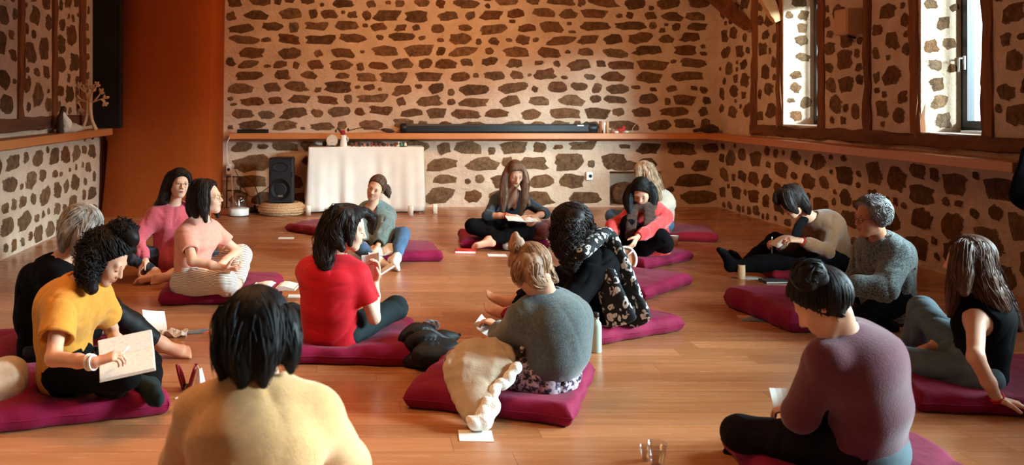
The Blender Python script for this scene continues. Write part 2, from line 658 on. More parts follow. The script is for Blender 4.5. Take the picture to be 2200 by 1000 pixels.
def plaid():
    s = NT('plaid_flannel')
    v = s.co(rot=(.3, .4, .5))
    a = s.n('TexWave', _bands_direction='X', Scale=5, Distortion=.4); s.t.links.new(v, a.inputs['Vector'])
    b = s.n('TexWave', _bands_direction='Z', Scale=5, Distortion=.4); s.t.links.new(v, b.inputs['Vector'])
    f = s.math('MAXIMUM', a.outputs[1], b.outputs[1])
    s.set(s.b.inputs['Base Color'], s.ramp(f, [(.5, C(18, 26, 38)), (.85, C(30, 58, 72)), (.97, C(70, 50, 54))]))
    s.b.inputs['Roughness'].default_value = .9
    return s.m
M['plaid'] = plaid()

def leopard():
    s = NT('leopard_scarf')
    v = s.co(scale=(1, 1, .8))
    vo = s.n('TexVoronoi', Scale=25, Randomness=.85)
    nz = s.n('TexNoise', Scale=14, Detail=2)
    s.t.links.new(v, nz.inputs['Vector'])
    vv = s.n('VectorMath', _operation='MULTIPLY_ADD')
    s.t.links.new(nz.outputs['Color'], vv.inputs[0]); vv.inputs[1].default_value = (.05, .05, .05)
    s.t.links.new(v, vv.inputs[2])
    s.t.links.new(vv.outputs[0], vo.inputs['Vector'])
    ring = s.ramp(vo.outputs['Distance'], [(.16, 0), (.24, 1), (.42, 1), (.50, 0)])
    gap = s.ramp(s.noise(v, 30, 1), [(.40, 0), (.47, 1)])
    s.set(s.b.inputs['Base Color'], s.mix(s.math('MULTIPLY', ring, gap), C(20, 20, 24), C(214, 210, 204)))
    s.b.inputs['Roughness'].default_value = .9
    return s.m
M['leopard'] = leopard()

def floral():
    s = NT('floral_cotton')
    v = s.co()
    vo = s.n('TexVoronoi', Scale=42); s.t.links.new(v, vo.inputs['Vector'])
    f = s.noise(v, 48, 3, .6)
    s.set(s.b.inputs['Base Color'], s.mix(s.ramp(f, [(.46, 0), (.54, 1)]), s.mix(s.ramp(vo.outputs['Distance'], [(.2, 0), (.5, 1)]), C(70, 52, 76), C(46, 34, 58)), C(190, 170, 176)))
    s.b.inputs['Roughness'].default_value = .9
    return s.m
M['floral'] = floral()

M['cushion'] = mk('cushion', C(128, 8, 54), .75, .12, 5, .3, 16, .02, sheen=.05, spec=.2)
M['cushion_red'] = mk('cushion_red', C(128, 8, 28), .75, .12, 5, .3, 16, .02, sheen=.05, spec=.2)
M['dark_cushion'] = mk('dark_cushion', C(40, 16, 18), .8, .12, 5, .35, 14, .02)
M['paper'] = mk('paper', C(236, 232, 224), .9, .03, 5, 0)
M['page'] = mk('page', C(226, 218, 204), .9, .04, 60, 0)
M['candle_wax'] = mk('candle_wax', C(238, 228, 208), .5, .03, 6, 0)
M['linen'] = mk('linen', C(232, 226, 212), .9, .04, 5, .25, 120, .003)
M['black_plastic'] = mk('black_plastic', C(9, 9, 10), .45, .1, 20, .1, 150, .001)
M['grey_plastic'] = mk('grey_plastic', C(34, 37, 40), .42, .08, 20, .1, 150, .001)
M['cone_grey'] = mk('cone_grey', C(22, 27, 30), .55, .1, 20, .2, 220, .002)
M['metal'] = mk('metal', C(200, 200, 200), .3, 0, 5, 0, metal=1)
M['white_plastic'] = mk('white_plastic', C(232, 230, 224), .4, .03, 10, 0)
M['white_ceramic'] = mk('white_ceramic', C(236, 230, 220), .25, .04, 10, 0)
M['mint_metal'] = mk('mint_metal', C(178, 200, 184), .35, .03, 10, 0)
M['agate'] = mk('agate', C(196, 178, 160), .4, .14, 26, .2, 40, .003)
M['red_bloom'] = mk('red_bloom', C(160, 20, 34), .8, .25, 60, .4, 120, .004)
M['leaf'] = mk('leaf', C(52, 46, 34), .7, .2, 40, 0)
M['red_cover'] = mk('red_cover', C(196, 52, 40), .5, .05, 12, 0)
M['red_thread'] = mk('red_thread', C(196, 26, 30), .8, .05, 12, 0)
M['wood_light'] = mk('wood_light', C(206, 160, 112), .6, .14, 9, .15, 60, .003, stretch=(1, 1, .2))
M['wood_pale'] = mk('wood_pale', C(214, 176, 132), .6, .1, 9, .1, 60, .003, stretch=(1, 1, .2))
M['wood_brown'] = mk('wood_brown', C(150, 84, 46), .6, .2, 12, .2, 60, .004, stretch=(1, 1, .2))
M['twig'] = mk('twig', C(70, 48, 36), .9, .3, 30, .4, 60, .006)
M['dark_metal'] = mk('dark_metal', C(44, 36, 30), .5, .1, 12, 0)
M['beads'] = mk('beads', C(96, 52, 40), .45, .45, 22, .1, 80, .002)
M['turquoise'] = mk('turquoise', C(70, 150, 130), .5, .1, 12, 0)
M['straw'] = None

def straw():
    s = NT('straw')
    v = s.co()
    b = s.n('TexBrick', Scale=26, Color1=C(206, 168, 120), Color2=C(176, 134, 90), Mortar=C(116, 80, 50))
    b.inputs['Mortar Size'].default_value = .03
    s.t.links.new(v, b.inputs['Vector'])
    f = s.noise(v, 70, 3)
    s.set(s.b.inputs['Base Color'], s.ramp(f, [(.3, C(160, 118, 78)), (.7, C(216, 180, 134))]))
    s.b.inputs['Roughness'].default_value = .85
    s.bump(f, .5, .006)
    return s.m
M['straw'] = straw()

def glass(name, tint=(1, 1, 1, 1), gloss=.12, edge=.55):
    s = NT(name)
    s.t.nodes.remove(s.b)
    t = s.n('BsdfTransparent', Color=tint)
    g = s.n('BsdfGlossy', Roughness=.03)
    lw = s.n('LayerWeight', Blend=.35)
    mx = s.n('MixShader')
    f = s.math('ADD', s.math('MULTIPLY', lw.outputs['Facing'], edge), gloss * .5)
    s.t.links.new(f, mx.inputs[0])
    s.t.links.new(t.outputs[0], mx.inputs[1]); s.t.links.new(g.outputs[0], mx.inputs[2])
    s.t.links.new(mx.outputs[0], s.out.inputs[0])
    return s.m
M['glass'] = glass('glass', (.94, .96, .96, 1))
M['pane'] = glass('pane', (.985, .995, 1, 1), .02, .08)

def wood_struct(name, c1, c2, sc, rough=.6, axis=0, bump=.3, spec=.4):
    st = [9, 9, 9]; st[axis] = .7
    s = NT(name)
    v = s.co(scale=tuple(st))
    f = s.noise(v, sc, 5, .6, .6)
    s.set(s.b.inputs['Base Color'], s.ramp(f, [(.3, c1), (.7, c2)]))
    s.b.inputs['Roughness'].default_value = rough
    s.b.inputs['Specular IOR Level'].default_value = spec
    s.bump(f, bump, .01)
    return s.m
M['timber'] = wood_struct('timber', C(92, 50, 27), C(150, 90, 52), .9, .85, 2, .6)
M['timber_y'] = wood_struct('timber_y', C(70, 40, 25), C(128, 78, 46), .9, .85, 1, .6)
M['shelf_x'] = wood_struct('shelf_x', C(186, 112, 60), C(214, 140, 84), .5, .35, 0, .05)
M['shelf_y'] = wood_struct('shelf_y', C(176, 104, 54), C(206, 132, 78), .5, .35, 1, .05)
M['gap_shade'] = wood_struct('gap_shade', C(12, 9, 8), C(26, 18, 14), .9, .9, 2, .4)  # near-black colour carries the deep shade of the chimney gap

def plank_mat():
    s = NT('floor_plank')
    oi = s.n('ObjectInfo')
    tc = s.n('TexCoord')
    ad = s.n('VectorMath', _operation='MULTIPLY_ADD')
    cx = s.n('CombineXYZ')
    s.set(cx.inputs[0], s.math('MULTIPLY', oi.outputs['Random'], 37.0)); s.set(cx.inputs[1], s.math('MULTIPLY', oi.outputs['Random'], 91.0))
    mp = s.n('Mapping'); mp.inputs['Scale'].default_value = (1.1, 14, 1)
    s.t.links.new(tc.outputs['Object'], mp.inputs[0])
    s.t.links.new(mp.outputs[0], ad.inputs[0]); ad.inputs[1].default_value = (1, 1, 1); s.t.links.new(cx.outputs[0], ad.inputs[2])
    f = s.noise(ad.outputs[0], 1.6, 5, .6, .5)
    base = s.ramp(f, [(.2, C(170, 108, 66)), (.5, C(188, 127, 84)), (.8, C(200, 143, 103))])
    tint = s.ramp(oi.outputs['Random'], [(0, C(214, 206, 198)), (1, C(255, 250, 246))])
    s.set(s.b.inputs['Base Color'], s.mix(1.0, base, tint, 'MULTIPLY'))
    s.b.inputs['Roughness'].default_value = .3
    s.set(s.b.inputs['Roughness'], s.ramp(f, [(.2, .22), (.8, .30)]))
    s.b.inputs['Specular IOR Level'].default_value = .5
    s.bump(f, .06, .003)
    return s.m
M['plank'] = plank_mat()
M['gap'] = mk('gap', C(140, 88, 54), .9, .1, 5, 0)

def mortar(name):
    s = NT(name)
    v = s.co()
    f = s.noise(v, 3.2, 6, .65)
    g = s.noise(v, 16, 4, .6)
    c = s.ramp(f, [(.3, C(196, 168, 142)), (.7, C(220, 196, 172))])
    c = s.mix(s.ramp(g, [(.55, 0), (.75, .35)]), c, C(178, 142, 112))
    s.set(s.b.inputs['Base Color'], c)
    s.b.inputs['Roughness'].default_value = .95
    s.b.inputs['Specular IOR Level'].default_value = .1
    s.bump(s.math('ADD', s.math('MULTIPLY', f, 2.0), g), .7, .03)
    return s.m
M['mortar'] = mortar('mortar')

def stone_mat(name, wash=0.0):
    s = NT(name)
    oi = s.n('ObjectInfo')
    geo = s.n('NewGeometry')
    at = s.n('Attribute', _attribute_name='edge')
    f = s.noise(geo.outputs['Position'], 17, 6, .7)
    g = s.noise(geo.outputs['Position'], 60, 4, .65)
    base = s.ramp(oi.outputs['Random'], [(0, C(130, 92, 58)), (.2, C(148, 112, 80)), (.4, C(116, 86, 60)), (.6, C(156, 122, 90)), (.8, C(138, 90, 54)), (1, C(140, 116, 92))])
    base = s.mix(1.0, base, s.ramp(f, [(.3, C(132, 124, 116)), (.7, C(255, 250, 246))]), 'MULTIPLY')
    base = s.mix(s.ramp(g, [(.5, 0), (.75, .6)]), base, C(66, 46, 34))
    if wash:
        base = s.mix(wash, base, C(214, 208, 196))
    # mortar smeared over the rim of the stone
    sm = s.math('ADD', at.outputs['Fac'], s.math('MULTIPLY', s.math('SUBTRACT', f, .5), 2.2))
    sm = s.math('ADD', sm, s.math('MULTIPLY', s.math('SUBTRACT', g, .5), .8))
    s.set(s.b.inputs['Base Color'], s.mix(s.ramp(sm, [(.18, 0), (.42, 1)]), C(208, 182, 156), base))
    s.b.inputs['Roughness'].default_value = .9
    s.b.inputs['Specular IOR Level'].default_value = .2
    s.bump(s.math('ADD', f, g), .6, .02)
    return s.m
M['stone'] = stone_mat('stone')
M['washed_stone'] = stone_mat('washed_stone', .6)
M['ochre'] = None
def ochre():
    s = NT('ochre_plaster')
    v = s.co()
    f = s.noise(v, 1.1, 6, .6); g = s.noise(v, 14, 4, .6)
    s.set(s.b.inputs['Base Color'], s.mix(s.math('MULTIPLY', g, .3), s.ramp(f, [(.3, C(152, 66, 20)), (.7, C(168, 79, 26))]), C(136, 58, 20)))
    s.b.inputs['Roughness'].default_value = .9
    s.b.inputs['Specular IOR Level'].default_value = .15
    s.bump(s.math('ADD', f, g), .4, .02)
    return s.m
M['ochre'] = ochre()
M['plaster'] = mk('plaster', C(214, 196, 176), .95, .05, 4, .2, 30, .006)
M['ceiling_wood'] = wood_struct('ceiling_wood', C(120, 76, 46), C(160, 108, 68), .6, .8, 0, .3)
M['ground'] = mk('ground', C(150, 150, 140), .95, .1, 4, .2, 30, .006)
M['window_dark'] = mk('window_dark', C(38, 38, 40), .45, .05, 8, 0)
M['window_white'] = mk('window_white', C(220, 222, 224), .45, .03, 8, 0)
# ------------------------------------------------------------------ people
WARN = []

def ik(a, t, l1, l2, hint, tag=''):
    a, t, hint = (np.asarray(q, float) for q in (a, t, hint))
    d = t - a
    L = np.linalg.norm(d)
    if L > (l1 + l2) * .995:
        if L > (l1 + l2) * 1.04:
            WARN.append('%s reach %.2f of %.2f' % (tag, L, l1 + l2))
        k = min(L / ((l1 + l2) * .995), 1.09)
        l1, l2 = l1 * k, l2 * k
        d = d / L * (l1 + l2) * .995
        L = (l1 + l2) * .995
        t = a + d
    L = max(L, abs(l1 - l2) + .02)
    ax = unit(d)
    x = (l1 * l1 - l2 * l2 + L * L) / (2 * L)
    y = math.sqrt(max(l1 * l1 - x * x, 1e-6))
    p = hint - a
    p = unit(p - ax * (p @ ax))
    return a + ax * x + p * y, a + ax * L

def hand_prims(w, d, n, side, curl, s=.95, thumb=.3):
    d = unit(d)
    n = unit(n - d * (np.asarray(n) @ d))
    t = np.cross(d, n) * side
    pr = [ecap(w + d * .005, w + d * .082 * s, t, (.024 * s, .018 * s), (.039 * s, .0145 * s), .012)]
    ends = []
    for off, b, L, r in ((.029, .086, .070, .0086), (.0098, .091, .078, .0088), (-.0098, .088, .072, .0085), (-.028, .080, .057, .0076)):
        p = w + (d * b + t * off) * s
        ang = 0.0
        cs = curl * (1 + (.029 - off) * 3)
        for sg, (fr, da) in enumerate(((.45, .75), (.31, 1.0), (.24, .7))):
            ang += da * cs
            q = p + (d * math.cos(ang) + n * math.sin(ang) + t * off * .8) * L * fr * s
            pr.append(cone(p, q, r * s * (1 - .1 * sg), r * s * (.9 - .1 * sg), .004))
            p = q
        ends.append(p)
    b = w + (d * .022 + t * .026) * s
    q = b + unit(d * .62 + t * .7 + n * thumb) * .046 * s
    e = q + unit(d * .85 + t * .15 + n * (thumb + .35)) * .036 * s
    pr += [cone(b, q, .0135 * s, .0105 * s, .012), cone(q, e, .0103 * s, .0085 * s, .004)]
    return pr, ends

def foot_prims(a, toe, up, s=.95, toes=True, i=0.0):
    toe = unit(toe)
    up = unit(np.asarray(up) - toe * (np.asarray(up) @ toe))
    sd = np.cross(toe, up)
    heel = a - toe * .035 * s - up * .045 * s
    ball_ = a + toe * .115 * s - up * .06 * s
    pr = [cone(a, heel, .032 * s + i, .03 * s + i, .025),
          ecap(heel + toe * .02, ball_, sd, (.031 * s + i, .026 * s + i), (.043 * s + i, .019 * s + i), .03),
          cone(a, ball_, .031 * s + i, .02 * s + i, .03)]
    if toes:
        for o, L, r in ((.028, .058, .0125), (.009, .055, .0095), (-.006, .049, .009), (-.019, .042, .0085), (-.031, .032, .008)):
            pr.append(cone(ball_ + sd * o * s, ball_ + (sd * o * 1.1 + toe * L - up * .004) * s, r * s + .003, r * s, .006))
    else:
        pr.append(ecap(ball_ - toe * .01, ball_ + toe * .045 * s, sd, (.04 * s + i, .021 * s + i), (.03 * s + i, .017 * s + i), .02))
    return pr

def head_prims(H, R, s=1.0):
    def L(x, y, z):
        return H + R @ (A(x, y, z) * s)
    pr = [ell(L(0, -.012, .028), R, A(.074, .096, .088) * s, .02),
          ell(L(0, .028, -.038), R, A(.058, .062, .072) * s, .035),
          cone(L(0, .050, -.062), L(0, .066, -.094), .034 * s, .019 * s, .03),
          cone(L(-.046, .0, -.062), L(-.014, .062, -.095), .018 * s, .016 * s, .03),
          cone(L(.046, .0, -.062), L(.014, .062, -.095), .018 * s, .016 * s, .03),
          ball(L(.034, .058, -.028), .024 * s, .03), ball(L(-.034, .058, -.028), .024 * s, .03),
          cone(L(-.036, .076, .022), L(.036, .076, .022), .011 * s, .011 * s, .02),
          ball(L(.032, .097, .003), .013 * s, .014, 's'), ball(L(-.032, .097, .003), .013 * s, .014, 's'),
          ball(L(.032, .0775, .003), .0128 * s, .006), ball(L(-.032, .0775, .003), .0128 * s, .006),
          cone(L(0, .086, .012), L(0, .109, -.026), .0075 * s, .0105 * s, .012),
          ball(L(.0105, .098, -.031), .0078 * s, .007), ball(L(-.0105, .098, -.031), .0078 * s, .007),
          cone(L(-.012, .091, -.054), L(.012, .091, -.054), .0075 * s, .0075 * s, .01),
          cone(L(-.010, .089, -.066), L(.010, .089, -.066), .0080 * s, .0080 * s, .008),
          cone(L(-.02, .0985, -.060), L(.02, .0985, -.060), .0028 * s, .0028 * s, .003, 's')]
    for sg in (1, -1):
        Re = R @ rotz(-sg * .35)
        pr += [ell(L(sg * .076, -.008, -.004), Re, A(.009, .019, .032) * s, .006),
               ell(L(sg * .085, -.004, -.002), Re, A(.006, .010, .02) * s, .005, 's')]
    return pr, L

def slerp(a, b, t):
    a, b = unit(a), unit(b)
    w = math.acos(max(-1, min(1, float(a @ b))))
    if w < 1e-3:
        return a
    return (math.sin((1 - t) * w) * a + math.sin(t * w) * b) / math.sin(w)

def catmull(P, n):
    P = np.asarray(P, float)
    if len(P) == 2:
        t = np.linspace(0, 1, n)[:, None]
        return P[0] * (1 - t) + P[1] * t
    Q = np.vstack([2 * P[0] - P[1], P, 2 * P[-1] - P[-2]])
    out = []
    for u in np.linspace(0, len(P) - 1 - 1e-6, n):
        i = int(u); t = u - i
        a, b, c, d = Q[i:i + 4]
        out.append(.5 * ((2 * b) + (c - a) * t + (2 * a - 5 * b + 4 * c - d) * t * t + (3 * b - a - 3 * c + d) * t ** 3))
    return np.array(out)

def strands_on(chain, rnd, n, r0=.0032, curl=0.0, freq=5.0, m=14, flat=.6, lift=1.0, tip=.25):
    """strand tubes lying on the surface of a chain of balls; returns list of (V,Q)"""
    pts, rad = chain
    m = max(m, int(freq * 5) if curl else m)
    cl = catmull(pts, m)
    rr = np.interp(np.linspace(0, 1, m), np.linspace(0, 1, len(rad)), rad)
    T = np.gradient(cl, axis=0)
    T /= np.linalg.norm(T, axis=1, keepdims=True) + 1e-9
    out = []
    t = np.linspace(0, 1, m)
    for i in range(n):
        ph = 2 * math.pi * (i + rnd.uniform(-.4, .4)) / n
        tw = rnd.uniform(-.5, .5)
        dep = lift * rnd.uniform(.86, 1.08)
        fr = freq * rnd.uniform(.8, 1.25); p0 = rnd.uniform(0, 6.28); p1 = rnd.uniform(0, 6.28)
        u = unit(np.cross(A(.31, .2, .93), T[0]))
        L = []
        e = rnd.uniform(.9, 1.03)
        for j in range(m):
            u = unit(u - T[j] * (u @ T[j]))
            w = np.cross(T[j], u)
            a = ph + tw * t[j] + (curl * 14 * math.sin(fr * 6.28 * t[j] + p0) if curl else .12 * math.sin(3 * t[j] + p0))
            r = rr[j] * dep + (curl * math.cos(fr * 6.28 * t[j] + p1) * .9 if curl else .004 * math.sin(4 * t[j] + p1))
            r *= min(1, .7 + t[j] * 2.4)
            L.append(cl[j] + (math.cos(a) * u + math.sin(a) * w) * r)
        L = np.array(L)
        k = max(int(m * e), 4)
        L = L[:k]
        rs = r0 * rnd.uniform(.7, 1.25) * np.interp(np.linspace(0, 1, k), [0, .1, .7, 1], [.6, 1, .9, tip])
        out.append(tube_np(L, rs, 4, flat))
    return out

def join_vq(lst):
    V, Q, o = [], [], 0
    for v, q in lst:
        V.append(v); Q.append(np.asarray(q) + o); o += len(v)
    return np.concatenate(V), np.concatenate(Q)

def hair_mesh(sp, H, R, Ll, s, Y, seed):
    """cap over the skull + chains (pts, radii, number of strands, curl); one mesh"""
    rnd = random.Random(seed)
    th = sp.get('thick', .018)
    pn = unit(sp.get('plane', (0, .8, -.6))); pc = sp.get('pc', .012)
    h = sp.get('h', max(.007, min(.0011 * Y, .010)))
    rad = A(.074, .096, .088) * s + th
    cz = Ll(0, -.012, .028)
    pr = [ell(cz, R, rad, .02)]
    for c in sp.get('extra', ()):
        pr.append(c)
    chains = sp.get('chains', [])
    if not sp.get('curly') and not sp.get('tied'):
        top = H + R @ (A(0, -.005, .085) * s)
        chains = [([top] + list(c[0]), [.02] + list(c[1])) + tuple(c[2:]) if np.linalg.norm(c[0][0] - top) < .15 else c for c in chains]
    cut = R @ pn
    pr.append(plane(Ll(*(pn * pc)), cut, .16 * s))
    if sp.get('nape', True):
        pr.append(plane(Ll(0, 0, sp.get('napez', -.085)), R @ A(0, .25, -1), .13 * s))
    for ch in chains:
        p, r = catmull(ch[0], max(len(ch[0]) * 2 - 1, 3)), None
        r = np.interp(np.linspace(0, 1, len(p)), np.linspace(0, 1, len(ch[1])), ch[1])
        for i in range(len(p) - 1):
            pr.append(cone(p[i], p[i + 1], r[i] * .93, r[i + 1] * .93, .02))
    f1 = folds(seed, .005, 60 if sp.get('curly') else 50, (1, 1, .3 if not sp.get('curly') else 1), .5)
    lst = [field_mesh(pr, h, disp=f1)]
    # strands over the skull: from the whorl (or the tie) to the rim
    wd = unit(sp.get('whorl', (0, -.25, 1)))
    n = int(sp.get('ncap', 70) * (1.6 if sp.get('curly') else 2.8))
    ga = 2.399963
    for i in range(n):
        z = 1 - 2 * (i + .5) / (n * 1.0)
        q = math.sqrt(1 - z * z)
        e = A(q * math.cos(ga * i), q * math.sin(ga * i), z)
        # end direction: push to the rim
        if e @ wd < -.93:
            continue
        end = unit(e - wd * max(0, e @ wd) * .9)
        P = []
        wob = rnd.uniform(-1, 1)
        nj = 20 if sp.get('curly') else 9
        sd = np.cross(wd, end)
        for j in range(nj):
            t = j / (nj - 1)
            d = slerp(wd, end, .015 + t * sp.get('reach', 1.0))
            d = unit(d + sd * ((.17 * math.sin(15 * t + 9 * wob)) if sp.get('curly') else .10 * wob * math.sin(3.1 * t)))
            q_ = d * (rad + .0035) * (1.0 + (.05 * math.cos(15 * t + 9 * wob) + .02 if sp.get('curly') else .010 * wob)) + A(0, -.012, .028)
            if q_ @ pn > pc + .006 or (q_[2] < sp.get('napez', -.085) + .01):
                break
            P.append(Ll(*(q_ / s if s != 1 else q_)) if False else H + R @ (q_))
        if len(P) >= 4:
            P = np.array(P)
            lst.append(tube_np(P, sp.get('sr', .0045 if sp.get('curly') else .004) * np.interp(np.linspace(0, 1, len(P)), [0, .2, .8, 1], [.5, 1, 1, .5]), 4, .8))
    for ch in chains:
        n = int((ch[2] if len(ch) > 2 else 30) * 1.7)
        curl = ch[3] if len(ch) > 3 else 0
        fr = ch[4] if len(ch) > 4 else 5
        lst += strands_on((ch[0], ch[1]), rnd, n, sp.get('sr', .0032), curl, fr)
    return join_vq(lst)

def person(sp):
    s = sp.get('s', .96)
    P, N, H = (np.asarray(sp[k], float) for k in 'PNH')
    fr = unit(A(*sp['front'], 0))
    hfr = unit(A(*sp.get('hipfront', sp['front']), 0))
    left = A(-fr[1], fr[0], 0); hleft = A(-hfr[1], hfr[0], 0)
    sh = unit(left + A(0, 0, 1) * sp.get('shtilt', 0))
    F = unit(sp['face'])
    up = unit(np.asarray(sp.get('up', (0, 0, 1)), float))
    up = unit(up - F * (up @ F)); ex = np.cross(F, up)
    R = np.stack([ex, F, up], 1)
    Y = float(P[1])
    wide = sp.get('wide', 1.0)
    root = empty('person', (P[0], P[1], sp.get('base', .1)), sp['label'], 'person')
    tag = sp['label'][:26]
    seed = sp['seed']
    # --- torso
    ax = N - P
    ax_u = unit(ax)
    tf = unit(np.cross(sh, ax_u)) * (1 if np.cross(sh, ax_u) @ fr > 0 else -1)   # torso front
    sl = sp.get('slouch', .03)
    m1 = P + ax * .36 - tf * sl
    m2 = P + ax * .72 - tf * sl * .8
    nb = N - ax_u * .045
    hipw = .092 * s
    hj = {'L': P + hleft * hipw, 'R': P - hleft * hipw}
    SJ = {}
    for k, sg in (('L', 1), ('R', -1)):
        SJ[k] = N + sh * sg * .152 * s * wide - ax_u * sp.get('shdrop', .095) * s + tf * sp.get('shfwd', .0) + np.asarray(sp.get('sh' + k, (0, 0, 0)), float)
    def torso(i, kf=.03, hem=0.0):
        q = [ecap(hj['R'] * .6 + hj['L'] * .4, hj['L'] * .6 + hj['R'] * .4, ax_u, (.112 * s + i, .105 * s + i), (.112 * s + i, .105 * s + i), kf),
             ecap(P - ax_u * hem, m1, hleft, (.152 * s * wide + i, .112 * s + i), (.128 * s * wide + i, .096 * s + i), kf),
             ecap(m1, m2, sh, (.128 * s * wide + i, .096 * s + i), (.142 * s * wide + i, .105 * s + i), kf),
             ecap(m2, nb - ax_u * .02, sh, (.142 * s * wide + i, .105 * s + i), (.118 * s * wide + i * .8, .07 * s + i * .7), kf + .05)]
        for k in 'LR':
            q.append(cone(N - ax_u * .022 + (SJ[k] - N) * .12, SJ[k], .047 * s + i * .55, .047 * s + i * .75, .055))
        q.append(ecap(SJ['R'] * .8 + SJ['L'] * .2 - ax_u * .03, SJ['L'] * .8 + SJ['R'] * .2 - ax_u * .03, ax_u, (.085 * s + i * .5, .052 * s + i * .6), (.085 * s + i * .5, .052 * s + i * .6), .05))
        if sp.get('bust', .055):
            for sg in (1, -1):
                q.append(ball(m2 - ax_u * .02 + tf * .07 * s + sh * sg * .068 * s, sp.get('bust', .055) + i * .8, .035))
        return q
    # --- limbs
    arms, legs = {}, {}
    hands = {}
    for k, sg in (('L', 1), ('R', -1)):
        a = sp['arm' + k]
        e, w = ik(SJ[k], a['w'], .27 * s, .245 * s, a['e'], tag + ' arm' + k)
        arms[k] = (SJ[k], e, w)
        l = sp['leg' + k]
        kn, an = ik(hj[k], l['a'], .41 * s, .395 * s, l['k'], tag + ' leg' + k)
        legs[k] = (hj[k], kn, an)
    body = torso(0.0)
    hp, Ll = head_prims(H, R, s)
    body.append(cone(N - ax_u * .05, H + R @ A(0, -.022, -.055), .056 * s, .05 * s, .035))
    fine = [[], [], []]
    hf = sp.get('hf', min(max(.0008 * Y, .004), .0062))
    def addfine(c, r, hh):
        for i in range(3):
            fine[i].append((c[i] - r, c[i] + r, hh))
    addfine(H + R @ A(0, .03, -.01), .115 * s, hf)
    for k, sg in (('L', 1), ('R', -1)):
        sj, e, w = arms[k]
        a = sp['arm' + k]
        body += [cone(sj, e, .045 * s, .036 * s, .03), cone(e, w * .6 + e * .4, .0365 * s, .031 * s, .02), cone(w * .6 + e * .4, w, .031 * s, .024 * s, .02)]
        d = a.get('d')
        d = unit(w - e) if d is None else unit(d)
        n = a.get('n', (0, 0, -1))
        q, ends = hand_prims(w, d, np.asarray(n, float), (1 if k == 'L' else -1) * -1, a.get('c', .35), s, a.get('th', .3))
        body += q
        hands[k] = (w, d, ends)
        if not a.get('hidden'):
            addfine(w + d * .09, .085, sp.get('hh', max(hf, .0048)))
        h0, kn, an = legs[k]
        l = sp['leg' + k]
        body += [cone(h0, kn, .082 * s, .055 * s, .04), cone(kn, an * .4 + kn * .6, .054 * s, .056 * s, .03), cone(an * .4 + kn * .6, an, .056 * s, .035 * s, .02)]
        toe = unit(l.get('t', unit(np.cross(A(0, 0, 1), an - kn))))
        upv = l.get('u', kn - an)
        l['_t'], l['_u'] = toe, upv
        body += foot_prims(an, toe, upv, s, 'sock' not in l)
        if l.get('bare'):
            addfine(an + toe * .06, .11, max(hf, .006))
    body += hp
    sm = sp.get('skin', M['skin'])
    bo = part('body', field_mesh(body, sp.get('hb', .018), fine), sm, root)
    decimate(bo, 46000)
    # --- clothes
    t = sp['top']
    ti = t.get('i', .014)
    pr = torso(ti, .045, t.get('hem', 0.0))
    hl = t.get('len', .10)
    pr_cut = [plane(P - ax_u * hl, -ax_u, .33)] if hl is not None else []
    pr += pr_cut
    for k in 'LR':
        sj, e, w = arms[k]
        sv = t.get('sleeve', 'long')
        r0, r1 = t.get('sr', (.062, .05))
        if sv == 'none':
            pr.append(plane(sj + (sj - nb) * .02, sj - nb + A(0, 0, .02), .09))
            continue
        cuff = {'long': 1.94, '3/4': 1.35, 'elbow': .98, 'short': .62}[sv]
        def at(u):
            return sj + (e - sj) * u if u <= 1 else e + (w - e) * (u - 1)
        r2 = t.get('cuff', .036 if cuff > 1 else r1)
        sl_ = []
        if cuff > 1:
            sl_ += [cone(sj, e, r0 * s, r1 * s, .05), cone(e, at(min(cuff, 1.6)), r1 * s, (r1 * .6 + r2 * .4) * s, .03)]
            if cuff > 1.6:
                sl_.append(cone(at(1.6), at(cuff), (r1 * .6 + r2 * .4) * s, r2 * s, .025))
            dv = w - e
        else:
            sl_.append(cone(sj, at(cuff + .08), r0 * s, r1 * s, .05))
            dv = e - sj
        c = at(cuff)
        dv = unit(dv)
        sl_.append(plane(c, dv, r2 * s + .05))
        if t.get('open', True):
            sl_.append(cone(c + dv * .03, c - dv * t.get('opend', .045), r2 * s - .012, r2 * s - .016, .004, 's'))
        pr.append(group(sl_, t.get('ks', .045)))
    if t.get('neck', 'round') == 'turtle':
        pr.append(cone(N - ax_u * .03, N + (H - N) * .38, .068 * s, .058 * s, .03))
        pr.append(plane(N + (H - N) * .36, H - N, .075))
    elif t.get('neck') == 'deep':
        pr.append(cone(N + tf * .055 + ax_u * .06, N + tf * .10 - ax_u * .13, .07, .045, .01, 's'))
    else:
        c0 = N + (H - N) * .05
        pr.append(cone(c0 + tf * .012, c0 + (H - N) * .5 + tf * .02, t.get('nr', .062) * s, .08 * s, .012, 's'))
    pr += t.get('more', [])
    ht = t.get('h', max(.009, min(.0016 * Y, .0125)))
    to = part(t.get('name', 'sweater'), field_mesh(pr, ht, disp=folds(seed + 5, t.get('amp', .006) * 1.7, t.get('fs', 15) * 1.8, (1, 1, .75))), t['m'], root, t.get('label'))
    b = sp['bottom']
    bi = b.get('i', .012)
    pr = [ecap(hj['R'] * .6 + hj['L'] * .4, hj['L'] * .6 + hj['R'] * .4, ax_u, (.112 * s + bi, .105 * s + bi), (.112 * s + bi, .105 * s + bi), .03),
          ecap(P, P + ax * .2, hleft, (.15 * s * wide + bi * .6, .112 * s + bi * .6), (.135 * s * wide + bi * .6, .105 * s + bi * .6), .03)]
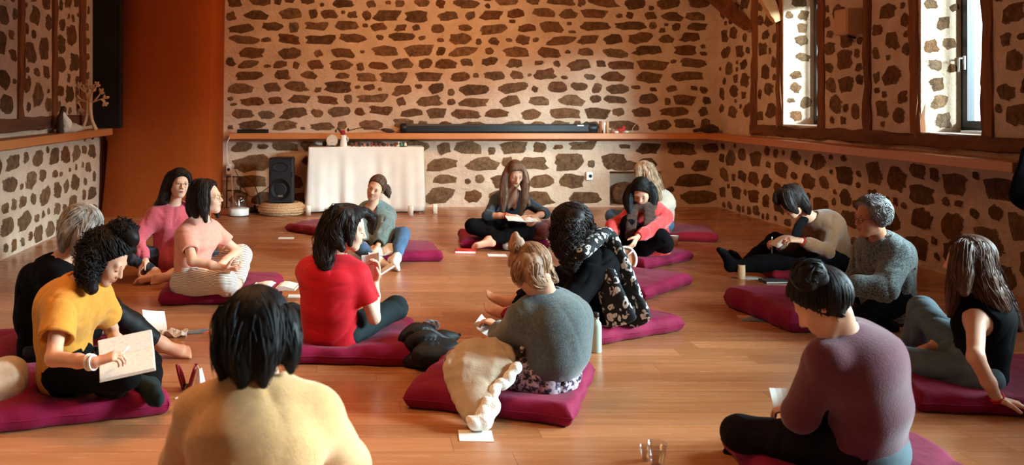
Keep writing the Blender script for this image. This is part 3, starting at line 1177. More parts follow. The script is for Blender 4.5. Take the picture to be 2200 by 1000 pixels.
    for k in 'LR':
        h0, kn, an = legs[k]
        en = b.get('len', .93)
        tr = b.get('r', (.088, .064, .058, .045))
        pr += [cone(h0, kn, tr[0] * s + bi * .5, tr[1] * s + bi * .3, .04), cone(kn, kn + (an - kn) * .45, tr[1] * s + bi * .3, tr[2] * s + bi * .4, .03),
               cone(kn + (an - kn) * .45, kn + (an - kn) * en, tr[2] * s + bi * .4, tr[3] * s, .02)]
        dv = unit(an - kn)
        pr.append(plane(kn + (an - kn) * en, dv, tr[3] * s + .03))
    pr += b.get('more', [])
    part(b.get('name', 'trousers'), field_mesh(pr, ht, disp=folds(seed + 9, b.get('amp', .004) * 2.2, b.get('fs', 20) * 1.1, (1, 1, 1))), b['m'], root, b.get('label'))
    for k in 'LR':
        l = sp['leg' + k]
        if 'sock' in l:
            an = legs[k][2]
            q = foot_prims(an, l['_t'], l['_u'], s, False, .006)
            q.append(cone(an, an + (legs[k][1] - an) * .14, .04 * s, .042 * s, .02))
            part('sock', field_mesh(q, .009), l['sock'], root)
    # --- hair
    hs = sp.get('hair')
    if hs:
        ho = part('hair', hair_mesh(hs, H, R, Ll, s, Y, seed), hs['m'], root, hs.get('label'), 'stuff' if False else None)
        if 'tie' in hs:
            part('hair_tie', MB().tube(*hs['tie'], n=8), M['black_cloth'], ho)
    # --- face
    if sp.get('face_on', True):
        for sg in (1, -1):
            m = MB()
            if sp.get('eyes') == 'open':
                m.ell(Ll(sg * .032, .0865, .003), A(.0125, .0045, .0062) * s, R)
                eo = part('eye', m, M['eye_white'], root)
                part('iris', MB().ell(Ll(sg * .032, .0898, .0035), A(.0056, .0026, .0056) * s, R), M['iris'], eo)
                m = MB()
                m.tube([Ll(sg * x, y, z) for x, y, z in ((.019, .084, .004), (.026, .0905, .0085), (.034, .091, .0092), (.045, .082, .004))], .0016 * s, 5)
            else:
                m.tube([Ll(sg * x, y, z) for x, y, z in ((.020, .085, .000), (.027, .0902, -.0035), (.034, .0902, -.0042), (.044, .083, -.001))], .0017 * s, 5)
            part('eyelashes', m, M['brow'], root)
            m = MB().tube([Ll(sg * x, y, z) for x, y, z in ((.014, .0885, .022), (.026, .0875, .0275), (.038, .082, .0275), (.050, .070, .021))], A(.0022, .0031, .003, .0014) * s, 6, flat=.8)
            part('eyebrow', m, sp.get('brow', M['brow']), root)
        m = MB()
        m.tube([Ll(x, y, z) for x, y, z in ((-.022, .088, -.0595), (-.010, .0972, -.0565), (0, .0985, -.0575), (.010, .0972, -.0565), (.022, .088, -.0595))], A(.001, .0038, .0036, .0038, .001) * s, 6)
        m.tube([Ll(x, y, z) for x, y, z in ((-.021, .088, -.061), (-.010, .0958, -.0650), (0, .0968, -.0658), (.010, .0958, -.0650), (.021, .088, -.061))], A(.001, .0042, .0046, .0042, .001) * s, 6)
        part('lips', m, M['lips'], root)
    if 'glasses' in sp:
        go = None
        m = MB()
        for sg in (1, -1):
            cc = A(sg * .033, .102, .001)
            m.tube([Ll(*(cc + A(.024 * math.cos(t), -.004 * abs(math.cos(t)), .020 * math.sin(t)))) for t in np.linspace(0, 2 * math.pi, 19)], .0016, 5, cap=False)
            m.tube([Ll(sg * .056, .098, .006), Ll(sg * .075, .04, .006), Ll(sg * .079, -.004, .002)], .0014, 5)
        m.tube([Ll(-.009, .102, .006), Ll(0, .104, .009), Ll(.009, .102, .006)], .0014, 5)
        part('glasses', m, sp['glasses'], root)
    return dict(root=root, L=Ll, R=R, H=H, SJ=SJ, arms=arms, legs=legs, hands=hands, hj=hj, P=P, N=N, ax=ax_u, tf=tf, sh=sh, m1=m1, m2=m2, hleft=hleft)

def band(pr, k, u, col, name='bracelet', r=.031, n=1):
    """a bracelet on wrist k at fraction u of the forearm"""
    sj, e, w = pr['arms'][k]
    d = unit(w - e)
    a = unit(np.cross(d, A(.3, .2, .9))); b = np.cross(d, a)
    for i in range(n):
        c = e + (w - e) * (u - i * .035)
        m = MB().tube([c + (a * math.cos(t) + b * math.sin(t)) * (r + .001 * i) + d * .004 * math.sin(t + i * 2) for t in np.linspace(0, 2 * math.pi, 17)], .0045, 6, cap=False)
        part(name, m, col, pr['root'])
# ------------------------------------------------------------------ the room
XL, XR, YB, YF, ZC = -3.34, 5.04, 13.04, -1.6, 3.7

def struct(name, mb, m, loc=(0, 0, 0), label=None):
    return solo(name, mb, m, loc, label, None, None, 'structure')

# floor and its boards
fl = struct('floor', MB().box((XL - .3, YF - .3, -.12), (XR + .6, YB + .3, -.006)), M['gap'])
pw = .165
pm = {}
rows = int((YB - 2.0) / pw)
for r in range(rows + 1):
    y1 = YB - r * pw
    y0 = y1 - pw
    x = XL + random.uniform(-1.6, 0)
    while x < XR:
        L = random.choice((1.9, 2.2, 2.4, 2.4))
        a, b = max(x, XL), min(x + L, XR)
        x += L
        if b - a < .05:
            continue
        key = round(b - a, 2)
        if key not in pm:
            h = (b - a) / 2 - .0002; w = pw / 2 - .0003
            me = MB().add([(-h, -w, -.006), (h, -w, -.006), (h, w, -.006), (-h, w, -.006), (-h + .0005, -w + .0005, 0), (h - .0005, -w + .0005, 0), (h - .0005, w - .0005, 0), (-h + .0005, w - .0005, 0)],
                          [(4, 5, 6, 7), (0, 1, 5, 4), (1, 2, 6, 5), (2, 3, 7, 6), (3, 0, 4, 7)]).mesh('plank')
            me.materials.append(M['plank'])
            pm[key] = me
        o = link('plank', pm[key], None, fl)
        o.location = ((a + b) / 2, (y0 + y1) / 2, 0)
struct('floor_near_camera', MB().box((XL, YF, -.006), (XR, YB - (rows + 1) * pw, 0)), M['plank'])

def holed(u0, u1, z0, z1, holes, thick, to3, m=None):
    """wall sheet in (u, z) with openings; to3(u, depth, z); depth 0 = room side"""
    us = sorted({u0, u1, *[h[0] for h in holes], *[h[1] for h in holes]})
    zs = sorted({z0, z1, *[h[2] for h in holes], *[h[3] for h in holes]})
    mb = MB()
    def inh(u, z):
        return any(h[0] < u < h[1] and h[2] < z < h[3] for h in holes)
    def q(*p):
        mb.add([to3(*a) for a in p], [tuple(range(len(p)))])
    for a, b in zip(us, us[1:]):
        for c, d in zip(zs, zs[1:]):
            if not inh((a + b) / 2, (c + d) / 2):
                q((a, 0, c), (b, 0, c), (b, 0, d), (a, 0, d))
                q((a, thick, c), (a, thick, d), (b, thick, d), (b, thick, c))
    for a, b, c, d, *rest in holes:
        t = rest[0] if rest else thick
        q((a, 0, c), (a, 0, d), (a, t, d), (a, t, c)); q((b, 0, c), (b, t, c), (b, t, d), (b, 0, d))
        q((a, 0, c), (a, t, c), (b, t, c), (b, 0, c)); q((a, 0, d), (b, 0, d), (b, t, d), (a, t, d))
        if t < thick:
            q((a, t, c), (b, t, c), (b, t, d), (a, t, d))
    return mb

# openings of the right wall: (y0, y1, z0, z1)
WIN1 = (10.20, 11.04, 1.20, 2.75)
WIN2 = (7.52, 8.34, 1.20, 2.75)
WIN3 = (2.6, 6.5, 1.25, 2.85)  # out of view; extent chosen for where daylight falls inside
WIN_ADDED = (1.05, 1.9, 1.25, 3.05)  # added unseen opening, sized so lamps reach the apricot sweater and tablecloth
TH = .47
wr = struct('wall_right', holed(YF - .3, YB + .3, -.12, ZC, [WIN1, WIN2, WIN3, WIN_ADDED], TH, lambda u, d, z: (XR + d, u, z)), M['mortar'])
NI = (3.52, 4.25, .02, .50)
wb = struct('wall_back', holed(XL - .3, XR + .02, -.12, ZC, [(NI[0], NI[1], NI[2], NI[3], .3)], .35, lambda u, d, z: (u, YB + d, z)), M['mortar'])
wl = struct('wall_left', MB().box((XL - .3, YF - .3, -.12), (XL, YB + .3, ZC)), M['mortar'])
struct('wall_front', MB().box((XL, YF - .3, -.12), (XR, YF, ZC)), M['plaster'])
ce = struct('ceiling', MB().box((XL - .3, YF - .3, ZC), (XR + .5, YB + .35, ZC + .1)), M['ceiling_wood'])
for y in (1.5, 4.5, 7.5, 10.5):
    part('beam', MB().box((XL, y - .1, ZC - .22), (XR, y + .1, ZC)), M['timber_y'], ce)
struct('ground', MB().box((XR + TH, -8, -.2), (30, 22, -.1)), M['ground'])

# ------------------------------------------------------------------ stones set in the walls
SV = []
for i in range(26):
    r = random.Random(100 + i)
    n = 12
    e = r.uniform(2.6, 6.0)
    an = [2 * math.pi * (k + r.uniform(-.3, .3)) / n for k in range(n)]
    rr = []
    for a in an:
        c, s_ = abs(math.cos(a)), abs(math.sin(a))
        rr.append((1 / (c ** e + s_ ** e)) ** (1 / e) * r.choice((.78, .9, .95, 1.0, 1.04, 1.08)) * r.uniform(.95, 1.04))
    sk = r.uniform(-.18, .18)
    V = [(q * math.cos(a) + sk * q * math.sin(a), q * math.sin(a), -.25) for a, q in zip(an, rr)]
    k1 = [r.uniform(.80, .90) for _ in an]
    V += [(x * k, y * k, .75 + r.uniform(-.15, .15)) for (x, y, z), k in zip(V[:n], k1)]
    V += [(r.uniform(-.1, .1), r.uniform(-.1, .1), 1.0)]
    Fc = [(k, (k + 1) % n, n + (k + 1) % n, n + k) for k in range(n)] + [(n + k, n + (k + 1) % n, 2 * n) for k in range(n)]
    me = MB().add(V, Fc, True).mesh('stone')
    at = me.attributes.new('edge', 'FLOAT', 'POINT')
    at.data.foreach_set('value', [0.0] * n + [.72] * n + [1.0])
    me.materials.append(M['stone'])
    SV.append(me)
SW = []
for me in SV[:10]:
    me = me.copy()
    me.materials.clear(); me.materials.append(M['washed_stone'])
    SW.append(me)

def lay(u0, u1, z0, z1, sizes, gap, avoid, seed, row=None):
    """rubble: stones from large to small, thrown where there is room; (u, z, w, h, turn).
    sizes: (tries, w range, h range, keeps to the courses)"""
    r = np.random.default_rng(seed)
    S = np.zeros((1400, 4)); n = 0
    out = []
    for tries, wr_, hr_, snap in sizes:
        for _ in range(tries):
            w, h = r.uniform(*wr_), r.uniform(*hr_)
            u, z = r.uniform(u0, u1), r.uniform(z0, z1)
            if row and snap:
                k = round((z - z0) / row - .5)
                z = z0 + (k + .5) * row + r.uniform(-.018, .018) + .02 * math.sin(u * 1.7 + k)
            if u - w / 2 < u0 or u + w / 2 > u1 or z - h / 2 < z0 or z + h / 2 > z1:
                continue
            if any(a - w * .5 < u < b + w * .5 and c - h * .5 < z < d + h * .5 for a, b, c, d in avoid):
                continue
            if n and ((np.abs(S[:n, 0] - u) < (S[:n, 2] + w) / 2 + gap) & (np.abs(S[:n, 1] - z) < (S[:n, 3] + h) / 2 + gap * .8)).any():
                continue
            if n >= 1400:
                break
            S[n] = (u, z, w, h); n += 1
            out.append((u, z, w * 1.06, h * 1.08, r.uniform(-.12, .12) if w > h * 1.3 else r.uniform(-.3, .3)))
    return out

def set_stones(wall, items, frame, proud=.016, limit=300, seed=0, shapes=None):
    """frame(u, z) -> (location, 3x3 axes as columns: along the wall, up, out of the wall)"""
    rnd = random.Random(seed)
    items = sorted(items, key=lambda q: -q[2] * q[3] * q[5] if len(q) > 5 else -q[2] * q[3])
    rest = []
    for n, it in enumerate(items):
        u, z, w, h, tn = it[:5]
        loc, ax = frame(u, z)
        R = np.array(ax) @ rotz(tn)
        S = np.diag((w / 2, h / 2, proud * rnd.uniform(.7, 1.4)))
        Mx = np.eye(4); Mx[:3, :3] = R @ S; Mx[:3, 3] = loc
        me = rnd.choice(shapes or SV)
        if n < limit:
            o = link('stone', me, None, wall)
            o.matrix_local = Matrix(Mx.tolist())
        else:
            rest.append((me, Mx))
    if rest:
        mb = MB(); ed = []
        for me, Mx in rest:
            V = np.array([v.co[:] + (1,) if False else (*v.co, 1) for v in me.vertices]) @ Mx.T
            mb.add(V[:, :3], [tuple(p.vertices) for p in me.polygons], True)
            ed += [d.value for d in me.attributes['edge'].data]
        me = mb.mesh('small_stones')
        at = me.attributes.new('edge', 'FLOAT', 'POINT'); at.data.foreach_set('value', ed)
        o = link('small_stones', me, M['stone'], wall)
        o['kind'] = 'stuff'

rs = random.Random(5)
av = [(XL, -1.86, 0, 4), (NI[0] - .02, NI[1] + .02, 0, NI[3] + .02), (-1.95, XR, .93, 1.07)]
it = lay(-1.9, XR - .10, 1.06, 3.12, ((900, (.30, .46), (.12, .17), True), (2600, (.20, .34), (.11, .17), True), (3000, (.12, .24), (.09, .16), True), (3500, (.08, .18), (.05, .11), False), (2500, (.06, .12), (.04, .07), False)), .026, av, 5, .172)
it += lay(-1.9, XR, .02, .95, ((500, (.36, .54), (.17, .25), True), (1200, (.24, .42), (.13, .22), True), (1500, (.14, .28), (.09, .18), False), (1500, (.09, .18), (.06, .11), False)), .04, av + [(3.3, 3.5, .35, .48)], 6, .235)
# lintel stone over the niche
it.append((3.72, .58, .52, .15, .02))
set_stones(wb, it, lambda u, z: ((u, YB + .002, z), [(1, 0, 0), (0, 0, -1), (0, 1, 0)]) if False else (np.array((u, YB + .002, z)), np.array([(1, 0, 0), (0, 0, 1), (0, -1, 0)]).T), .016, 300, 1)

POSTS_R = [(11.85, .16), (11.12, .13), (10.13, .14), (9.2, .13), (8.41, .13), (7.44, .13)]
av = [(y - w / 2 - .01, y + w / 2 + .01, 1.05, 4) for y, w in POSTS_R] + [(WIN1[0], WIN1[1], 1.1, 2.8), (WIN2[0], WIN2[1], 1.1, 2.8), (6.6, 13.1, .93, 1.24)]
it = lay(6.95, YB - .05, 1.21, 3.1, ((900, (.22, .34), (.15, .21), False), (2500, (.15, .26), (.11, .18), False), (3500, (.10, .18), (.08, .14), False), (3500, (.06, .12), (.05, .09), False)), .034, av, 7)
it += lay(6.7, YB - .05, .015, .96, ((700, (.26, .38), (.15, .23), False), (2000, (.17, .28), (.12, .19), False), (3000, (.11, .19), (.08, .14), False), (2500, (.06, .12), (.05, .09), False)), .04, av, 8)
fr_r = lambda u, z: (np.array((XR - .002, u, z)), np.array([(0, 1, 0), (0, 0, 1), (-1, 0, 0)]).T)
set_stones(wr, it, fr_r, .016, 300, 2)
# the same rubble goes on past the edge of the picture, joined
it = lay(2.0, 6.66, .015, 1.2, ((700, (.22, .36), (.14, .21), False), (1500, (.12, .24), (.09, .16), False)), .045, [], 11)
set_stones(wr, it, fr_r, .016, 0, 4)
# stones in the far reveals of the two deep windows
for wn, sd in ((WIN1, 31), (WIN2, 32)):
    it = lay(XR + .02, XR + .34, wn[2] + .03, wn[3], ((300, (.12, .2), (.09, .14), True), (500, (.08, .14), (.06, .11), False)), .035, [], sd, .17)
    set_stones(wr, it, lambda u, z, y=wn[1]: (np.array((u, y - .002, z)), np.array([(1, 0, 0), (0, 0, 1), (0, -1, 0)]).T), .008, 60, sd)

POSTS_L = [(9.17, .13), (10.2, .14), (11.25, .2)]
av = [(y - w / 2 - .01, y + w / 2 + .01, 1.3, 4) for y, w in POSTS_L] + [(8, 13, 1.05, 1.34), (11.55, 13.1, 0, 4)]
it = lay(8.2, 11.9, 1.33, 3.0, ((500, (.26, .40), (.17, .25), False), (1500, (.18, .30), (.12, .20), False), (2000, (.10, .2), (.08, .14), False), (1500, (.07, .12), (.05, .09), False)), .045, av, 9)
it += lay(8.0, 12.0, .02, 1.06, ((500, (.26, .40), (.15, .20), True), (1500, (.18, .30), (.12, .18), True), (2000, (.10, .2), (.08, .14), False), (1500, (.07, .12), (.05, .09), False)), .05, [(11.85, 13, 0, 4)], 10, .19)
fr_l = lambda u, z: (np.array((XL + .002, u, z)), np.array([(0, -1, 0), (0, 0, 1), (1, 0, 0)]).T)
set_stones(wl, it, fr_l, .016, 300, 3)

# ------------------------------------------------------------------ timbers
def rough_bar(a, b, sx, sy, n=14, seed=0, jit=.014):
    """a hewn bar from a to b, half widths along x and y (or y and z)"""
    r = random.Random(seed)
    a, b = np.array(a, float), np.array(b, float)
    d = unit(b - a)
    P = []
    for ang in range(8):
        P.append([])
    for i in range(n + 1):
        t = i / n
        c = a + (b - a) * t
        for j, (p, q) in enumerate(((-1, -.8), (-.8, -1), (.8, -1), (1, -.8), (1, .8), (.8, 1), (-.8, 1), (-1, .8))):
            P[j].append(c + np.array(sx) * (p + r.uniform(-1, 1) * jit / np.linalg.norm(sx)) + np.array(sy) * (q + r.uniform(-1, 1) * jit / np.linalg.norm(sy)))
    mb = MB().grid(np.array(P), False, True)
    mb.add([p[0] for p in P], [tuple(range(8))]); mb.add([p[-1] for p in P], [tuple(range(7, -1, -1))])
    return mb

for i, (y, w) in enumerate(POSTS_R):
    d = (-.05, .03, -.02, .02, .06, .05)[i]
    struct('trim_%d' % (i + 1), rough_bar((XR + .015, y, 1.16), (XR + .015, y + d, ZC), (.035, 0, 0), (0, w / 2, 0), 16, 40 + i), M['timber'])
struct('trim_7', rough_bar((XR + .01, 6.2, 1.145), (XR + .01, 11.95, 1.13), (.04, 0, 0), (0, 0, .062), 26, 51), M['timber_y'])
for i, (y, w) in enumerate(POSTS_L):
    struct('trim_%d' % (i + 8), rough_bar((XL - .01, y, 1.3), (XL - .01, y + (.05, .02, -.06)[i], ZC), (.04, 0, 0), (0, w / 2, 0), 16, 60 + i), M['timber'])
struct('trim_11', rough_bar((XL - .005, 7.4, 1.265), (XL - .005, 11.6, 1.25), (.04, 0, 0), (0, 0, .065), 20, 66), M['timber_y'])
# curved brace in the far corner and the pale knee above the first window
def brace(name, pts, w, m, seed):
    P = catmull(pts, 12)
    mb = MB()
    L = []
    r = random.Random(seed)
    T = np.gradient(P, axis=0)
    rows = []
    for j in range(12):
        t = unit(T[j]); s_ = unit(np.cross(t, A(0, 1, 0)))
        ww = np.interp(j / 11, [0, 1], w)
        rows.append([P[j] + s_ * ww * p + A(0, q, 0) * .05 + r.uniform(-.006, .006) for p, q in ((-1, -1), (1, -1), (1, 1), (-1, 1))])
    mb.grid(np.array(rows).transpose(1, 0, 2), False, True)
    mb.add(rows[0], [(3, 2, 1, 0)]); mb.add(rows[-1], [(0, 1, 2, 3)])
    return struct(name, mb, m)
brace('trim_12', [A(4.55, 12.9, 3.5), A(4.72, 12.6, 3.05), A(4.88, 12.2, 2.66), A(5.0, 11.9, 2.42)], (.16, .06), M['timber'], 71)
brace('trim_13', [A(4.62, 11.2, 3.4), A(4.80, 11.2, 2.95), A(4.93, 11.15, 2.62), A(5.0, 11.12, 2.44)], (.12, .04), M['wood_light'], 72)

# ------------------------------------------------------------------ ledges along three walls
struct('trim_14', MB().box((-1.78, YB - .24, .962), (XR - .02, YB, 1.042), bev=.006), M['shelf_x'])
struct('trim_15', MB().box((XR - .25, 6.82, .962), (XR, YB - .245, 1.042), bev=.006), M['shelf_y'])
struct('trim_16', MB().box((XL, 6.9, 1.06), (XL + .24, 11.75, 1.145), bev=.006), M['shelf_y'])

# ------------------------------------------------------------------ chimney breast in the corner
cb = empty('chimney_breast', (-2.6, 11.9, 0))
props(cb, 'tall ochre plastered chimney breast tapering upward in the far corner', None, None, 'structure')
def chimney():
    mb = MB()
    prof = [(0.0, -3.30, -1.905), (.5, -3.25, -1.90), (.95, -3.22, -1.895), (1.06, -3.27, -1.893), (1.15, -3.27, -1.89), (1.7, -3.15, -1.885), (2.15, -3.08, -1.88), (2.9, -3.07, -1.87), (ZC, -3.07, -1.86)]
    fr, bk = [], []
    rows = []
    for z, a, b in prof:
        yf = 11.9 + .03 * z
        ring = [(a, YB + .02, z), (a, yf + .03, z), (a + .03, yf, z)] + [(a + (b - a) * t, yf - .01 * math.sin(3.1 * t), z) for t in (.25, .5, .75)] + [(b - .03, yf, z), (b, yf + .03, z), (b, YB + .02, z)]
        rows.append(ring)
    mb.grid(np.array(rows).transpose(1, 0, 2)[::-1], True)
    return mb
part('chimney_body', chimney(), M['ochre'], cb)
struct('trim_17', MB().box((XL, 11.7, 1.145), (-3.0, 11.86, ZC)), M['gap_shade'])  # black box painted as the deep shade between left wall and chimney
struct('trim_18', MB().box((XL, 12.15, 1.1), (-3.06, YB, ZC)), M['gap_shade'])

# ------------------------------------------------------------------ windows and glazed doors of the right wall
def window(name, o, leafs=1, dark=True, handle=True):
    y0, y1, z0, z1 = o
    x = XR + .36
    w = empty(name, (x, (y0 + y1) / 2, z0))
    w['kind'] = 'structure'
    m = M['window_dark']
    fw = .055
    mb = MB()
    for a, b, c, d in ((y0, y0 + fw, z0, z1), (y1 - fw, y1, z0, z1), (y0 + fw, y1 - fw, z0, z0 + fw), (y0 + fw, y1 - fw, z1 - fw, z1)):
        mb.box((x, a, c), (x + .07, b, d))
    part('window_frame', mb, m, w)
    n = leafs
    for i in range(n):
        a = y0 + fw + (y1 - y0 - 2 * fw) * i / n; b = y0 + fw + (y1 - y0 - 2 * fw) * (i + 1) / n
        mb = MB()
        t = .06
        for p, q, c, d in ((a, a + t, z0 + fw, z1 - fw), (b - t, b, z0 + fw, z1 - fw), (a + t, b - t, z0 + fw, z0 + fw + t), (a + t, b - t, z1 - fw - t, z1 - fw)):
            mb.box((x - .02, p, c), (x + .045, q, d))
        s = part('sash', mb, m, w)
        part('pane', MB().box((x + .01, a + t, z0 + fw + t), (x + .018, b - t, z1 - fw - t)), M['pane'], s)
        if handle and i == n - 1:
            zc = z0 + .55 if z0 > .5 else 1.05
            h = MB().box((x - .035, b - .045, zc + .02), (x - .02, b - .02, zc + .14))
            h.tube([(x - .03, b - .032, zc + .12), (x - .075, b - .032, zc + .12), (x - .08, b - .034, zc + .1), (x - .08, b - .036, zc)], .009, 8)
            part('window_handle', h, M['metal'], s)
    return w
window('window_1', WIN1, handle=False)
w2 = window('window_2', WIN2)
window('window_3', WIN3, 3)
window('window_added', WIN_ADDED)
# pale board sill at the near window
part('window_sill', MB().box((XR + .2, 7.56, 1.2), (XR + .36, 8.1, 1.235)), M['window_white'], w2)
for wn, nm in ((WIN1, 'trim_19'), (WIN2, 'trim_20')):
    struct(nm, MB().box((XR + .004, wn[0], 1.195), (XR + .36, wn[1], 1.212)), M['plaster'])
# the rounded stone in the niche
mb = MB().ell((3.78, YB + .17, .17), (.2, .11, .17), nu=14, nv=8)
o = part('boulder', mb, M['stone'], wb)
at = o.data.attributes.new('edge', 'FLOAT', 'POINT'); at.data.foreach_set('value', [1.0] * len(o.data.vertices))
# ------------------------------------------------------------------ floor cushions
def cushion(cx, cy, yaw, sx, sy, label, h=.105, sit=(), seed=0, m=None, lift=None):
    r = np.random.default_rng(seed)
    n = 46
    g = np.sin(np.linspace(-1, 1, n) * math.pi / 2)
    U, V = np.meshgrid(g, g, indexing='ij')
    au, av_ = np.abs(U), np.abs(V)
    # rounded-square outline, the corners drawn out a little
    X = U * sx / 2 * (1 - .035 * (1 - av_ ** 3) * au ** 4) * (1 - .03 * (au * av_) ** 10)
    Yy = V * sy / 2 * (1 - .035 * (1 - au ** 3) * av_ ** 4) * (1 - .03 * (au * av_) ** 10)
    du = (1 - au) * sx / 2; dv = (1 - av_) * sy / 2
    q1 = lambda d, r_: np.sqrt(np.clip(1 - (1 - np.clip(d / r_, 0, 1)) ** 2, 0, 1))
    ft = q1(du, .055) * q1(dv, .055)
    fb = q1(du, .04) * q1(dv, .04)
    c, s = math.cos(yaw), math.sin(yaw)
    ph = r.uniform(0, 6.28, 8)
    rim = np.exp(-(np.minimum(du, dv) / .06) ** 2)
    wr_ = np.sin(26 * X + 2.5 * np.sin(8 * Yy + ph[0]) + ph[1]) * (dv < du) + np.sin(26 * Yy + 2.5 * np.sin(8 * X + ph[2]) + ph[3]) * (du <= dv)
    crease = (1 - np.abs(np.sin(8 * X + 4 * Yy + 1.5 * np.sin(7 * Yy + ph[6])))) ** 4
    push = .007 * wr_ * rim
    X = X + np.where(du < dv, np.sign(U) * push, 0); Yy = Yy + np.where(dv <= du, np.sign(V) * push, 0)
    wx, wy = cx + c * X - s * Yy, cy + s * X + c * Yy
    lump = np.sin(6 * X + ph[4]) * np.sin(7 * Yy + ph[5])
    top = h * (1.0 + .09 * (1 - au ** 2) * (1 - av_ ** 2) + .06 * lump) - .010 * crease
    for (px, py, rad, dep) in sit:
        q = np.exp(-(((wx - px) ** 2 + (wy - py) ** 2) / rad ** 2) ** 1.2)
        top = top * (1 - dep * q)
    mid = h * .45
    topz = mid + (top - mid) * ft
    botz = mid * (1 - fb) + .002
    P = np.stack([wx, wy, np.maximum(topz, botz)], -1)
    B = np.stack([wx, wy, botz], -1)
    Vv = np.concatenate([P.reshape(-1, 3), B.reshape(-1, 3)])
    i = np.arange(n - 1)[:, None] * n; j = np.arange(n - 1)[None]
    Q1 = np.stack([i + j, i + n + j, i + n + j + 1, i + j + 1], -1).reshape(-1, 4)
    Q2 = Q1[:, ::-1] + n * n
    o = solo('floor_cushion', (Vv, np.concatenate([Q1, Q2])), m or M['cushion'], (cx, cy, 0), label, 'cushion')
    # the piped seam around the edge
    k = [(a, -1) for a in g[:-1]] + [(1, a) for a in g[:-1]] + [(a, 1) for a in g[::-1][:-1]] + [(-1, a) for a in g[::-1][:-1]]
    idx = lambda a: int(np.argmin(np.abs(g - a)))
    L = [np.array([wx[idx(a), idx(b)], wy[idx(a), idx(b)], mid]) for a, b in k]
    L.append(L[0])
    tv, tq = tube_np(L, .0035, 5)
    part('piping', (tv, tq), m or M['cushion'], o)
    return o
R_ = math.radians
cushion(-1.44, 4.63, R_(20), .90, .80, 'maroon cushion under the woman in the mustard blouse', .12, [(-1.36, 4.5, .22, .3)], 1)
cushion(-1.85, 5.35, R_(14), .86, .80, 'maroon cushion under the grey haired person in black', .11, [(-1.75, 5.2, .22, .3)], 2)
cushion(-1.44, 8.02, R_(8), .80, .72, 'maroon cushion under the person in the pink wool sweater', .10, [(-1.58, 7.9, .22, .3)], 3)
cushion(-1.04, 7.18, R_(4), .92, .80, 'maroon cushion under the person in striped trousers', .10, [(-1.2, 7.0, .22, .3)], 4)
cushion(-.28, 2.75, R_(3), .84, .80, 'maroon cushion under the person in the apricot sweater', .10, [(-.28, 2.6, .22, .3)], 5)
cushion(-.03, 5.62, R_(-5), .74, .80, 'maroon cushion under the woman in the red T-shirt', .115, [(-.14, 5.45, .22, .3)], 6)
cushion(-.28, 10.62, R_(43), .82, .80, 'empty red cushion behind the red T-shirt woman, near the table', .095, [], 7, M['cushion_red'])
cushion(.40, 8.95, R_(4), .74, .76, 'maroon cushion under the woman wrapped in the grey-green shawl', .10, [(.13, 8.9, .22, .3)], 8)
cushion(1.50, 9.74, R_(-4), .90, .84, 'maroon cushion under the long haired woman by the back wall', .10, [(1.53, 9.65, .22, .3)], 9)
cushion(3.46, 10.25, R_(-14), .88, .82, 'dark red cushion under the blond person, beside the red jacket', .095, [(3.2, 10.05, .22, .3)], 10, M['cushion_red'])
cushion(2.55, 8.72, R_(41), .86, .84, 'maroon cushion under the person in the coral red jacket', .10, [(2.7, 8.6, .22, .3)], 11)
cushion(2.12, 7.50, R_(48), .86, .84, 'empty maroon cushion with a sat-in hollow beside the leopard scarf', .10, [(2.1, 7.5, .2, .35)], 12)
cushion(1.54, 6.16, R_(30), .88, .84, 'maroon cushion under the curly haired woman in the leopard scarf', .11, [(1.54, 5.95, .22, .3)], 13)
cushion(.743, 4.76, R_(-21), .84, .84, 'maroon cushion under the woman in the grey wool sweater', .11, [(.94, 4.6, .22, .3)], 14)
cushion(3.90, 8.02, R_(-3), .92, .72, 'dark red cushion under the person in the brown cardigan', .09, [(3.94, 7.8, .22, .3)], 15, M['cushion_red'])
cushion(3.12, 6.42, R_(8), .86, .84, 'maroon cushion in front of the person in the speckled knit', .15, [(3.45, 6.1, .22, .3)], 16)
cushion(1.94, 3.56, R_(-3), .84, .82, 'maroon cushion under the person in the plum sweater', .11, [(1.89, 3.5, .22, .3)], 17)
cushion(3.22, 4.78, R_(-8), 1.0, .84, 'maroon cushion under the person in the black tank top', .11, [(3.07, 4.65, .22, .3)], 18)
# ------------------------------------------------------------------ the sixteen people
PP = {}
def arm(e, w, d=None, n=(0, 0, -1), c=.4, **k):
    return dict(e=e, w=w, d=d, n=n, c=c, **k)
def leg(k, a, t=None, **q):
    r = dict(k=k, a=a, **q)
    if t is not None: r['t'] = t
    return r

